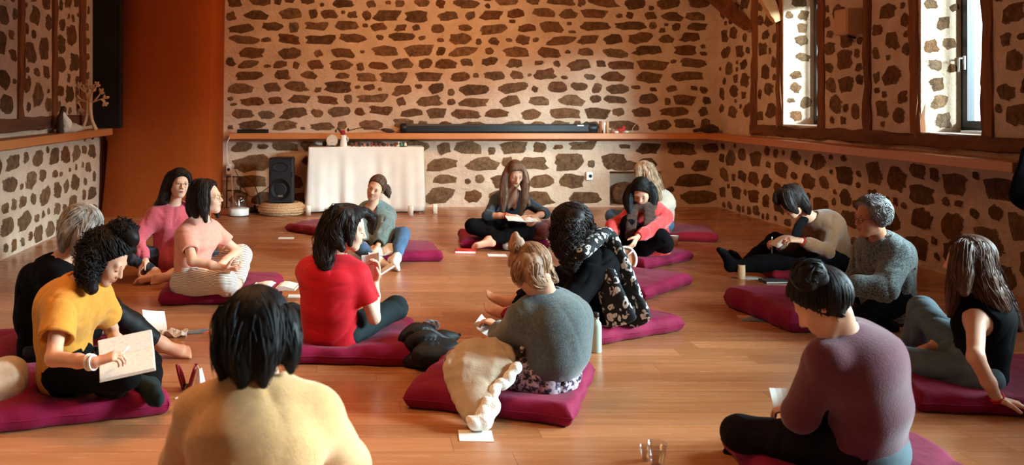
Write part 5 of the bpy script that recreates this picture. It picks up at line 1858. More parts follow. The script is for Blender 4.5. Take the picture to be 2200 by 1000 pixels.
def openbook(c, R, w, h, label, cov=None, rise=.035, th=.012, name='open_book', cat='book', lines=True):
    """open book: R columns = across the spread, along the spine, out of the page; c = bottom middle"""
    c = np.asarray(c, float)
    root = empty(name, c, label, cat)
    cv = MB()
    for sg in (-1, 1):
        pts = [(0, 0), (sg * w * .5, .004), (sg * w, .012 + rise * .3)]
        P = np.array([[c + R @ A(x, b * h / 2, z) for x, z in pts] for b in (-1.02, 1.02)])
        P2 = P + R[:, 2] * .003
        cv.grid(P2 if sg < 0 else P2, False); cv.grid(P[::-1], False)
    part('cover', cv, cov or M['page'], root)
    for sg in (-1, 1):
        mb = MB()
        prof = [(0.004, .004), (.12, .6), (.3, .95), (.55, .9), (.8, .62), (.985, .42)]
        top = [[c + R @ A(sg * w * t, b * h / 2, .006 + rise * z) for t, z in prof] for b in (-1, 1)]
        bot = [[c + R @ A(sg * w * t, b * h / 2, .006 + .02 * t * rise) for t, z in prof] for b in (-1, 1)]
        G_ = np.array([bot[0], top[0], top[1], bot[1]])
        mb.grid(G_ if sg > 0 else G_[::-1], False)
        e = [bot[0][-1], top[0][-1], top[1][-1], bot[1][-1]]
        mb.add(e, [(0, 3, 2, 1) if sg > 0 else (0, 1, 2, 3)])
        part('page_block', mb, M['written_page'] if lines else M['paper'], root)
    return root

def written():
    s = NT('written_page')
    v = s.co()
    w = s.n('TexNoise', Scale=60, Detail=2)
    mp = s.n('Mapping'); mp.inputs['Scale'].default_value = (1, 2.2, 2.2)
    s.t.links.new(v, mp.inputs[0]); s.t.links.new(mp.outputs[0], w.inputs['Vector'])
    s.set(s.b.inputs['Base Color'], s.ramp(w.outputs[0], [(.36, C(222, 215, 203)), (.46, C(236, 231, 220))]))
    s.b.inputs['Roughness'].default_value = .9
    return s.m
M['written_page'] = written()

def pgm():
    s = NT('printed_cover')
    v = s.co()
    vo = s.n('TexVoronoi', Scale=11); s.t.links.new(v, vo.inputs['Vector'])
    s.set(s.b.inputs['Base Color'], s.ramp(vo.outputs['Color'], [(.2, C(84, 120, 150)), (.4, C(206, 200, 190)), (.6, C(206, 120, 70)), (.8, C(90, 90, 110))]))
    s.b.inputs['Roughness'].default_value = .4
    return s.m
M['printed_cover'] = pgm()

def basis(x, z):
    z = unit(z); x = unit(np.asarray(x, float) - z * (np.asarray(x, float) @ z))
    return np.stack([x, np.cross(z, x), z], 1)

sheet('card', G(615, 512), .05, .17, .11, M['paper'], 'white card on the floor between the empty red cushion and the peach T-shirt', 'card')
sheet('card', G(640, 637), .0, .15, .10, M['paper'], 'small white card beside the open book at the peach T-shirt person', 'card')
sheet('card', G(1068, 549), -.05, .18, .14, M['paper'], 'white card on the floor beside the red notebook', 'card')
sheet('card', G(1022, 938), -.06, .15, .135, M['paper'], 'white square card on the floor below the tail of the cream blanket', 'card')
sheet('card', G(1617, 598), -.05, .18, .10, M['paper'], 'white paper behind the wooden tumbler near the black sock', 'card')
openbook(W(592, 612, 7.02) + A(0, 0, -.03), rotz(-.12), .17, .20, 'open white notebook on the edge of the striped trousers person\'s cushion', rise=.035)
# red notebook
rn = empty('notebook', G(1000, 543), 'red covered notebook on the floor in front of the long haired woman', 'book')
c = G(1000, 543)
Rz = rotz(-.12)
part('page_block', MB().box(c + A(-.098, -.068, .004), c + A(.1, .068, .024), Rz, c), M['paper'], rn)
mb = MB().box(c + A(-.103, -.072, .024), c + A(.103, .072, .029), Rz, c); mb.box(c + A(-.103, -.072, 0), c + A(.103, .072, .004), Rz, c); mb.box(c + A(-.103, -.072, 0), c + A(-.098, .072, .029), Rz, c)
part('cover', mb, M['red_cover'], rn, 'orange red cover')
# propped white sheet, tissue, leaflet beside the bare foot
p = G(332, 716)
sheet('sheet_of_paper', p + A(0, .0, .0), 0, .15, .17, M['paper'], 'white sheet propped up behind the bare foot of the grey haired person', 'paper', tilt=basis((.8, .5, -.25), (.40, -.45, .75)), curl=.004).location.z += .075
r = random.Random(4)
mb = MB()
gx = np.linspace(-1, 1, 9)
P = np.array([[G(372, 722) + A(a * .085, b * .06, .012 + .016 * math.sin(5 * a + 3 * b) + .014 * math.cos(7 * b - 2 * a) + r.uniform(0, .008)) for b in gx] for a in gx])
mb.grid(P, False)
tis = solo('tissue', mb, M['paper'], G(372, 722), 'crumpled white tissue on the floor by the bare foot', 'tissue')
md = tis.modifiers.new('thick', 'SOLIDIFY'); md.thickness = .002
sheet('leaflet', G(422, 714), .32, .21, .10, M['printed_cover'], 'blue and orange printed leaflet beside the crumpled tissue', 'leaflet', th=.004)
# open dark red pouch with folded white leaflet
pr_ = empty('glasses_case', G(400, 838), 'open dark red case standing on the floor in front of the mustard blouse woman', 'case')
b = G(400, 838)
mb = MB()
for sg, ww in ((-1, .05), (1, .05)):
    V = []
    for t in np.linspace(0, 1, 7):
        wv = .026 * math.sin(math.pi * min(t * .75 + .2, 1)) + .006
        V.append([b + A(sg * (.008 + .035 * t) + q * .0, q * wv * 1.4, .005 + .125 * t) for q in (-1, -.5, 0, .5, 1)])
    V = np.array(V)
    V[:, 1:4, 0] += sg * .012
    mb.grid(V, True)
o = part('case_shell', mb, mk('case_red', C(120, 14, 28), .3, .1, 10, 0), pr_)
md = o.modifiers.new('thick', 'SOLIDIFY'); md.thickness = .006
part('case_hinge', MB().tube([b + A(0, -.035, .012), b + A(0, .035, .012)], .011, 8), M['dark_metal'], pr_)
fl_ = empty('folded_leaflet', G(420, 842), 'white folded leaflet standing beside the dark red case', 'leaflet')
b = G(422, 842)
mb = MB()
for p0, p1, p2, p3 in (((-.012, 0, .002), (.03, -.05, .002), (.022, -.04, .125), (.004, 0, .135)), ((.03, -.05, .002), (.052, .03, .002), (.026, .01, .12), (.022, -.04, .125))):
    mb.add([b + A(*q) for q in (p0, p1, p2, p3)], [(0, 1, 2, 3)])
o = part('leaf_panel', mb, M['paper'], fl_)
md = o.modifiers.new('thick', 'SOLIDIFY'); md.thickness = .002
part('base_panel', MB().box(b + A(-.03, -.06, 0), b + A(.09, .03, .004), rotz(.3), b), M['paper'], fl_)
sheet('card', G(398, 858), -.2, .10, .035, M['paper'], 'small white card in front of the dark red case', 'card')
# notebook corner at the lap of the apricot sweater
sheet('notebook', W(356, 990, 2.9), 1.1, .12, .08, M['printed_cover'], 'blue edged notebook corner at the elbow of the apricot sweater', 'book', th=.012).location.z = .30

# phone / notebooks near the brown cardigan
c = G(1663, 607)
nb_ = empty('notebook', c, 'dark patterned notebook on the floor before the red cushion of the brown cardigan', 'book')
Rz = rotz(.06)
part('page_block', MB().box(c + A(-.096, -.062, .004), c + A(.096, .062, .016), Rz, c), M['page'], nb_)
mb = MB().box(c + A(-.1, -.066, .016), c + A(.1, .066, .02), Rz, c); mb.box(c + A(-.1, -.066, 0), c + A(.1, .066, .004), Rz, c); mb.box(c + A(-.1, -.066, 0), c + A(-.096, .066, .02), Rz, c)
part('cover', mb, mk('slate_cover', C(70, 74, 84), .7, .4, 30, .1), nb_)
sheet('leaflet', G(1622, 686), -.15, .20, .16, M['printed_cover'], 'printed leaflet under the corner of the speckled knit person\'s cushion', 'leaflet', th=.005)
c = G(1593, 600)
tb = MB().lathe([(.0, 0), (.030, 0), (.031, .006), (.031, .118), (.029, .121), (.026, .118), (.026, .03), (0, .03)], c, 20)
solo('tumbler', tb, M['wood_pale'], c, 'pale wooden tumbler standing by the black sock', 'cup')
c = G(1449, 528)
cup = empty('cup', c, 'white paper cup behind the coral red jacket', 'cup')
part('cup_wall', MB().lathe([(.0, .003), (.028, .003), (.030, 0), (.042, .1), (.044, .1), (.044, .103), (.040, .103), (.029, .01), (0, .01)], c, 20), M['white_ceramic'], cup)
# two clear cups in the foreground
for (u, v, s_, lab) in ((1412, 1004, 1.0, 'taller clear plastic cup on the floor by the plum sweater'), (1387, 990, .62, 'small clear glass beside the taller clear cup')):
    c = G(u, v)
    g = empty('clear_cup', c, lab, 'cup')
    part('cup_wall', MB().lathe([(0, .004), (.024 * s_, .004), (.026 * s_, 0), (.040 * s_, .098 * s_), (.0415 * s_, .099 * s_), (.0395 * s_, .100 * s_), (.038 * s_, .098 * s_), (.0245 * s_, .008), (0, .008)], c, 28), M['glass'], g)
# white water bottle
c = G(1280, 757)
wb_ = empty('water_bottle', c, 'pale mint metal water bottle beside the grey wool sweater', 'bottle')
part('bottle_body', MB().lathe([(0, 0), (.032, 0), (.034, .006), (.034, .155), (.031, .172), (.019, .192), (.016, .198), (.016, .212), (0, .212)], c, 24), M['mint_metal'], wb_)
part('cap', MB().lathe([(0, .205), (.0195, .205), (.0195, .23), (.017, .236), (0, .236)], c, 20), M['dark_metal'], wb_)
part('cap_band', MB().lathe([(.0185, .2), (.0205, .2), (.0205, .208), (.0185, .208)], c, 20), M['metal'], wb_)

# ------------------------------------------------------------------ books and papers in hands
# mustard blouse: open notebook on the thigh
a0, a1, a2 = W(220, 815, 4.08), W(327, 792, 4.12), W(329, 728, 4.27)
X_ = unit(a1 - a0); Zt = unit(np.cross(a1 - a0, a2 - a1)); Zt = Zt if Zt[2] > 0 else -Zt
nbk = empty('notebook', (a0 + a1) / 2, 'open notebook with ruled pages held on the lap of the mustard blouse woman', 'book')
Rn = basis(X_, Zt)
low = (a0 + a1) / 2
for k, (h0, h1, nm) in enumerate(((0, .125, 'page_block'), (.128, .215, 'page_block'))):
    mb = MB()
    tl = .0 if k == 0 else .35
    R2 = Rn @ rot3((1, 0, 0), tl)
    off = low + Rn @ A(0, .126 if k else 0, 0)
    hh = (h1 - h0)
    mb.box(off + A(-.118, 0, -.012), off + A(.118, hh, .0), R2, off)
    part(nm, mb, M['written_page'], nbk)
    part('cover', MB().box(off + A(-.122, -.002, -.017), off + A(.122, hh + .003, -.0125), R2, off), M['page'], nbk)
q = PP['mustard']
wv, dv, ends = q['hands']['R']
pn0 = ends[0]
pen = empty('pen', pn0, 'red and white pen in the right hand of the mustard blouse woman', 'pen')
pd = unit(A(.75, .1, .12) * 1.0)
mb = MB().tube([pn0 - pd * .045 + A(0, -.006, .008), pn0 + pd * .055 + A(-.03, -.006, .05)], .0042, 8)
part('barrel', mb, M['white_plastic'], pen)
part('tip', MB().tube([pn0 - pd * .045 + A(0, -.006, .008), pn0 - pd * .057 + A(0, -.006, .004)], [.004, .001], 8), M['metal'], pen)
# red T-shirt: white sheets
q = PP['red']
sheet('sheet_of_paper', W(799, 575, 5.58), 0, .11, .16, M['paper'], 'white papers held up by the woman in the red T-shirt', 'paper', tilt=basis((.9, .35, -.1), (-.3, -.85, .4)), curl=.012)
sheet('notebook', W(822, 586, 5.66), 0, .17, .06, M['paper'], 'thin white booklet held edge on by the woman in the red T-shirt', 'book', tilt=basis((.85, .1, .5), (-.5, -.2, .85)), th=.012)
# shawl: open book on the lap + pen
openbook(W(822, 540, 8.42), basis((1, .05, .1), (-.1, -.35, .93)), .13, .17, 'open notebook on the lap of the woman in the grey-green shawl', rise=.02)
e = PP['shawl']['hands']['R'][2][0]
pen = empty('pen', e, 'white pen in the hand of the woman in the grey-green shawl', 'pen')
part('barrel', MB().tube([e - A(-.03, .0, .05), e + A(-.02, -.02, .10)], .005, 8), M['white_plastic'], pen)
# long hair: flat notebook on the knee
openbook(W(1122, 472, 9.22), basis((1, .02, -.06), (.05, -.12, .98)), .165, .20, 'open sketchbook on the lap of the long haired woman', rise=.018)
# grey wool: folded paper
sheet('sheet_of_paper', W(1040, 702, 5.05), 0, .10, .085, M['paper'], 'folded white paper held low by the woman in the grey wool sweater', 'paper', tilt=basis((.75, -.2, -.6), (.25, -.75, .6)), curl=.012)
ph = W(1062, 694, 5.08)
ph_ = empty('phone', ph, 'dark phone resting by the hands of the woman in the grey wool sweater', 'phone')
part('phone_body', MB().box(ph + A(-.065, -.03, -.004), ph + A(.065, .03, .004), rotz(.3), ph, bev=.003), M['black_plastic'], ph_)
part('screen', MB().box(ph + A(-.060, -.027, .004), ph + A(.060, .027, .0046), rotz(.3), ph), M['grey_plastic'], ph_)
# brown cardigan: bent notebook and pen
b = W(1690, 530, 7.62)
mb = MB()
P = np.array([[b + A(-.10 + .20 * t, yy, .0 + .075 * math.sin(t * 2.2)) for t in np.linspace(0, 1, 9)] for yy in (-.08, .10)])
mb.grid(P, True)
o = solo('notebook', mb, M['page'], b, 'bent open notebook held by the person in the brown cardigan', 'book')
md = o.modifiers.new('thick', 'SOLIDIFY'); md.thickness = .006
e = PP['cardigan']['hands']['R'][2][0]
pen = empty('pen', e, 'pale pen upright in the hand of the person in the brown cardigan', 'pen')
part('barrel', MB().tube([e + A(.0, 0, -.05), e + A(.005, .01, .10)], .0055, 8), M['white_plastic'], pen)
# plum sweater: sheet
sheet('sheet_of_paper', W(1690, 860, 3.92), 0, .12, .10, M['paper'], 'pale sheet held in front of the person in the plum sweater', 'paper', tilt=basis((.9, .2, -.2), (-.2, -.75, .6)), curl=.01)
sheet('sheet_of_paper', W(1812, 612, 6.0), 0, .16, .12, M['paper'], 'white paper on the lap of the person in the speckled knit', 'paper', tilt=basis((1, .1, 0), (0, -.2, 1)), curl=.006)

# hoop leaning at the coral jacket
c = W(1345, 556, 8.0)
hp = empty('hand_drum', c - A(0, 0, .1), 'round pale rimmed hand drum leaning by the knee of the coral red jacket', 'drum')
Rh = basis((1, .35, 0), (-.25, -.9, .28))
ring = [c + Rh @ A(.085 * math.cos(t), .10 * math.sin(t), 0) for t in np.linspace(0, 2 * math.pi, 33)]
part('rim', MB().tube(ring, .011, 8, cap=False), M['white_ceramic'], hp)
part('drum_skin', MB().add([c + Rh @ A(.083 * math.cos(t), .098 * math.sin(t), -.01) for t in np.linspace(0, 2 * math.pi, 33)[:-1]], [tuple(range(32))]), mk('hide', C(206, 150, 112), .5, .35, 9, 0), hp)
for t in (.6, 2.2, 3.9):
    part('strap', MB().tube([c + Rh @ A(.08 * math.cos(t), .095 * math.sin(t), .008), c + Rh @ A(.02 * math.cos(t + .6), .02 * math.sin(t + .6), .01)], .007, 6), M['white_ceramic'], hp)

# ------------------------------------------------------------------ blankets and clothes on the floor
pr = []
base = W(1000, 800, 4.50)
def sq(u, v, Y, r):
    return ball(W(u, v, Y), r, .06)
pr += [ell(W(1022, 786, 4.68), np.eye(3), A(.15, .19, .115), .05), ell(W(1082, 772, 4.68), np.eye(3), A(.09, .14, .085), .05), ell(W(1000, 822, 4.56), np.eye(3), A(.085, .12, .085), .05)]
rb = random.Random(12)
for k in range(9):
    t = k / 8
    top = W(1000 + 88 * t, 738 - 8 * math.sin(math.pi * t), 4.62)
    m1_ = W(966 + 128 * t, 785 + rb.uniform(-6, 6), 4.47 - .03 * math.sin(math.pi * t))
    m2_ = W(978 + 88 * t, 840 - 14 * t + rb.uniform(-4, 4), 4.40 - .04 * math.sin(math.pi * t))
    e_ = W(1002 + 50 * t, 898 - 34 * t, 4.255 + .03 * t)
    cp = catmull([top, m1_, m2_, e_], 9)
    rr = np.interp(np.linspace(0, 1, 9), [0, .4, .75, 1], [.016, .026, .024, .020])
    for i in range(8):
        pr.append(cone(cp[i], cp[i + 1], rr[i], rr[i + 1], .016))
pr.append(ecap(W(1018, 860, 4.33), W(1028, 905, 4.235), A(1, 0, 0), (.060, .04), (.05, .035), .03))
bl = empty('blanket', (W(1000, 800, 4.5)[0], 4.45, 0), 'cream fleece blanket over the knees of the woman in the grey wool sweater', 'blanket')
part('blanket_cloth', field_mesh(pr, .009, disp=folds(61, .008, 20, (1, .6, .5), .3)), M['cream_fleece'], bl)
pr = []
hem = catmull([W(1112, 788, 4.42), W(1098, 802, 4.40), W(1088, 824, 4.375), W(1070, 828, 4.36), W(1060, 846, 4.32), W(1062, 876, 4.26), W(1046, 908, 4.205), W(1024, 914, 4.19), W(1006, 900, 4.21)], 34)
for i in range(33):
    pr.append(cone(hem[i], hem[i + 1], .019 + .006 * math.sin(i * 1.3), .019 + .006 * math.sin((i + 1) * 1.3), .012))
pr.append(ecap(W(1046, 862, 4.27), W(1034, 902, 4.205), A(1, 0, 0), (.022, .018), (.036, .02), .015))
part('fleece_lining', field_mesh(pr, .008, disp=folds(62, .005, 40)), M['white_fleece'], bl, 'fluffy white lining turned out at the hem')

pr = [ell(W(905, 742, 5.30), np.eye(3), A(.12, .15, .12), .06), ell(W(935, 752, 5.36), np.eye(3), A(.13, .14, .09), .06), ell(W(895, 770, 5.22), np.eye(3), A(.11, .10, .07), .05),
      cone(W(950, 730, 5.5), W(988, 722, 5.6), .06, .02, .04), cone(W(900, 765, 5.15), W(945, 772, 5.16), .05, .04, .04), cone(W(895, 710, 5.35), W(925, 735, 5.25), .035, .03, .02), cone(W(925, 725, 5.25), W(955, 768, 5.16), .03, .025, .02)]
solo('jacket', field_mesh(pr, .010, disp=folds(71, .034, 15, (1, 1, 1), .8)), M['black_velvet'], (W(920, 750, 5.3)[0], 5.3, 0), 'black velvety jacket heaped on the floor beside the red T-shirt woman', 'jacket')
pr = [ell(W(925, 697, 5.42), np.eye(3), A(.05, .04, .022), .02), ball(W(937, 700, 5.40), .022, .02), ball(W(915, 700, 5.42), .018, .02)]
solo('scarf', field_mesh(pr, .006, disp=folds(72, .007, 60)), M['brown_scarf'], (W(925, 697, 5.42)[0], 5.42, .2), 'small brown speckled scarf on top of the heaped black jacket', 'scarf')
pr = [ell(W(1160, 497, 9.35), np.eye(3), A(.13, .12, .085), .05), ell(W(1178, 492, 9.42), np.eye(3), A(.10, .10, .09), .05)]
solo('shawl', field_mesh(pr, .012, disp=folds(73, .014, 26)), M['rust_knit'], (W(1165, 497, 9.38)[0], 9.38, .1), 'rust red knitted shawl bundled beside the long haired woman\'s knee', 'shawl')
pr = [ell(W(8, 818, 4.42), np.eye(3), A(.10, .18, .10), .05), ell(W(-10, 850, 4.4), np.eye(3), A(.12, .16, .11), .05)]
solo('blanket', field_mesh(pr, .011, disp=folds(74, .012, 18)), M['cream_fleece'], (W(0, 830, 4.4)[0], 4.4, .08), 'beige blanket bundled behind the back of the mustard blouse woman', 'blanket')
# dark jacket hanging on the wall
pr = [ecap(A(4.90, 6.74, 1.10), A(4.86, 6.74, .80), A(1, .3, 0), (.11, .08), (.15, .10), .04), ecap(A(4.87, 6.74, .82), A(4.93, 6.76, .70), A(1, .3, 0), (.13, .08), (.05, .05), .04), cone(A(4.96, 6.74, 1.16), A(4.86, 6.72, .95), .05, .06, .04)]
hj_ = empty('hanging_jacket', (4.9, 6.74, .65), 'black jacket hanging at the end of the window ledge', 'jacket')
part('jacket_cloth', field_mesh(pr, .012, disp=folds(75, .010, 16, (1, 1, .3))), M['black_cloth'], hj_)
part('hook', MB().tube([(5.05, 6.74, 1.24), (4.97, 6.74, 1.24), (4.95, 6.74, 1.22), (4.95, 6.74, 1.19)], .008, 8), M['dark_metal'], hj_)
# cushion roll under the speckled knit
pr = [ecap(A(3.32, 6.12, .075), A(3.68, 6.10, .08), A(0, 1, 0), (.12, .07), (.13, .075), .03)]
solo('bolster', field_mesh(pr, .012, disp=folds(76, .006, 18)), M['dark_cushion'], (3.5, 6.1, 0), 'dark bolster under the person in the speckled knit', 'cushion')

# ------------------------------------------------------------------ along the back wall
Yt0, Yt1, zt = 12.34, 12.86, .868
x0, x1 = -.66, .865
tb = empty('altar_table', ((x0 + x1) / 2, 12.6, 0), 'low table under the white cloth against the stone wall', 'table')
part('tabletop', MB().box((x0 + .03, Yt0 + .03, zt - .04), (x1 - .03, Yt1 - .01, zt - .004), bev=.004), M['wood_brown'], tb)
for lx in (x0 + .08, x1 - .08):
    for ly in (Yt0 + .08, Yt1 - .06):
        part('leg', MB().box((lx - .025, ly - .025, 0), (lx + .025, ly + .025, zt - .04), bev=.003), M['wood_brown'], tb)
# cloth
per = []
def seg(p, q, n):
    for t in np.linspace(0, 1, n, endpoint=False):
        per.append(np.array(p) * (1 - t) + np.array(q) * t)
seg((x0, Yt1), (x0, Yt0), 26); seg((x0, Yt0), (x1, Yt0), 80); seg((x1, Yt0), (x1, Yt1), 26); seg((x1, Yt1), (x0, Yt1), 40)
per = np.array(per)
N_ = len(per)
cen = np.array([(x0 + x1) / 2, (Yt0 + Yt1) / 2])
nrm = np.zeros_like(per)
nrm[:26] = (-1, 0); nrm[26:106] = (0, -1); nrm[106:132] = (1, 0); nrm[132:] = (0, 1)
for _ in range(5):
    nrm = (nrm + np.roll(nrm, 1, 0) + np.roll(nrm, -1, 0)) / 3
arc = np.cumsum(np.r_[0, np.linalg.norm(np.diff(per, axis=0), axis=1)])
rowsz = np.r_[0, .01, .03, np.linspace(.08, 1, 12)]
Rr = []
for k, t in enumerate(rowsz):
    hem = np.full(N_, .848)
    hem[:26] = np.interp(np.arange(26), [0, 18, 25], [.72, .68, .80])
    hem += .012 * np.sin(arc * 5.2)
    wv = .022 * np.sin(arc * 21 + 1.5 * np.sin(arc * 5)) + .012 * np.sin(arc * 38 + 1)
    out = .004 + t * (.014 + wv * .9)
    fl = np.exp(-((np.arange(N_) - 26) / 9.) ** 2) * .07 * t + np.exp(-((np.arange(N_) - 106) / 6.) ** 2) * .02 * t
    out = np.where(np.arange(N_) >= 132, .003, out + fl)
    hh = np.where(np.arange(N_) >= 132, .15, hem)
    z = zt + .004 - t * hh
    Rr.append(np.concatenate([per + nrm * out[:, None], z[:, None] * np.ones((N_, 1))], 1))
mb = MB().grid(np.array(Rr).transpose(1, 0, 2)[::-1], True, True)
mb.add(Rr[0], [tuple(range(N_))], True)
tc_ = solo('tablecloth', mb, M['linen'], ((x0 + x1) / 2, 12.6, zt), 'white cloth draped over the low table', 'tablecloth')
md = tc_.modifiers.new('thick', 'SOLIDIFY'); md.thickness = .003

def candle(c, r, h, label, group=None, m=None, name='candle'):
    root = empty(name, c, label, 'candle', group)
    part('wax', MB().lathe([(0, 0), (r, 0), (r, h - .004), (r - .004, h), (r * .55, h - .006), (0, h - .008)], c, 20), m or M['candle_wax'], root)
    part('wick', MB().tube([np.asarray(c) + A(0, 0, h - .01), np.asarray(c) + A(.002, 0, h + .008)], .0016, 5), M['black_cloth'], root)
    return root
candle(G(662, 463), .036, .125, 'first white pillar candle on the floor, beside the straw pouf')
candle(G(703, 469), .036, .125, 'second white pillar candle, before the left end of the cloth')
candle(G(882, 463), .036, .125, 'white pillar candle before the right end of the cloth')
candle(G(934, 459), .036, .125, 'white pillar candle standing clear of the cloth, on its right')

# things on the altar
c = A(-.355, 12.5, zt + .004)
ag = empty('agate_disc', c, 'round pale agate slab standing on the white cloth', 'stone')
V = []
r = random.Random(8)
pts = [(.082 * math.cos(t) * r.uniform(.94, 1.05), .085 * math.sin(t) * r.uniform(.94, 1.05)) for t in np.linspace(0, 2 * math.pi, 23)[:-1]]
mb = MB()
ring = [[c + A(x * k, dy, .083 + z * k) for x, z in pts] for k, dy in ((.9, -.013), (1, -.006), (1, .008), (.92, .014))]
mb.grid(np.array(ring).transpose(1, 0, 2), True, True); mb.add(ring[0], [tuple(range(22))]); mb.add(ring[-1], [tuple(range(21, -1, -1))])
part('slab', mb, M['agate'], ag)
part('stand', MB().box(c + A(-.03, -.03, 0), c + A(.035, .03, .02), bev=.004), M['dark_metal'], ag)
c = A(-.20, 12.47, zt + .004)
va = empty('vase', c, 'small white ceramic vase with a red flower on the white cloth', 'vase')
part('vase_body', MB().lathe([(0, 0), (.046, 0), (.05, .01), (.046, .06), (.036, .11), (.04, .145), (.046, .155), (.041, .155), (.034, .11), (0, .06)], c, 22), M['white_ceramic'], va)
part('handle', MB().tube([c + A(.038, -.01, .13), c + A(.062, -.01, .12), c + A(.06, -.01, .08), c + A(.042, -.01, .065)], .006, 7), M['white_ceramic'], va)
fl2 = part('flower', MB().ell(c + A(-.01, 0, .185), (.032, .03, .028)), M['red_bloom'], va)
for k in range(9):
    t = k * .7
    part('petal', MB().ell(c + A(-.01 + .022 * math.cos(t), .02 * math.sin(t), .188 + .012 * (k % 3)), (.016, .014, .012), nu=8, nv=5), M['red_bloom'], fl2)
part('stem', MB().tube([c + A(0, 0, .08), c + A(-.008, 0, .17)], .004, 6), M['leaf'], va)
part('leaf', MB().ell(c + A(-.05, 0, .215), (.012, .006, .04), rot3((0, 1, 0), -.5)), M['leaf'], va)
# tumbled stones and shells in a row, each its own thing
r = random.Random(21)
xs = np.linspace(-.085, .50, 12)
cols = [C(96, 40, 34), C(120, 70, 50), C(70, 50, 48), C(150, 80, 50), C(58, 40, 34), C(130, 54, 40)]
lab = ['dark red', 'tan', 'dusky', 'orange brown', 'near black', 'brick red']
sm_ = [mk('tumbled_' + lab[k].replace(' ', '_'), cols[k], .45, .35, 26, .2, 50, .003) for k in range(6)]
ORD = 'first second third fourth fifth sixth seventh eighth ninth tenth eleventh twelfth'.split()
for k, x in enumerate(xs):
    c = A(x, 12.5 + r.uniform(-.02, .03), zt + .004)
    h = r.uniform(.018, .034)
    mb = MB().ell(c + A(0, 0, h * .96), (r.uniform(.018, .028), r.uniform(.016, .024), h), rotz(r.uniform(0, 3)), 10, 7)
    solo('tumbled_stone', mb, sm_[k % 6], c, '%s tumbled stone, %s from the vase in the row on the cloth' % (lab[k % 6], ORD[k]), 'stone', 'tumbled stones on the altar')
c = A(.532, 12.48, zt + .004)
gf = empty('goose_figurine', c, 'tiny white bird figurine at the end of the row of stones', 'figurine')
part('bird_body', (field_mesh([cone(c + A(-.01, 0, .012), c + A(.01, 0, .014), .012, .012, .01), cone(c + A(.008, 0, .02), c + A(.004, 0, .058), .007, .006, .01), ball(c + A(.009, 0, .064), .009, .006), cone(c + A(.012, 0, .064), c + A(.026, 0, .06), .005, .002, .004)], .003)), M['white_ceramic'], gf)
c = A(.60, 12.5, zt + .004)
solo('dish', MB().lathe([(0, 0), (.05, 0), (.058, .010), (.054, .010), (.046, .004), (0, .004)], c, 18), M['black_plastic'], c, 'small black dish holding the green and orange stones', 'dish')
for dx, m_, lb in ((-.022, M['turquoise'], 'turquoise stone in the small black dish'), (.03, M['candle_wax'], 'pale orange stone in the small black dish')):
    cc = c + A(dx, 0, .004)
    solo('crystal', MB().lathe([(0, 0), (.018, .002), (.021, .02), (.014, .045), (0, .056)], cc, 6, smooth=False), m_, cc, lb, 'stone')
# a dark ball left of the agate and loose pods
c = A(-.46, 12.62, zt + .004)
solo('pine_cone', MB().lathe([(0, 0), (.022, .006), (.030, .03), (.024, .06), (0, .078)], c, 10), M['twig'], c, 'dark seed pod behind the pale agate slab', 'pod')

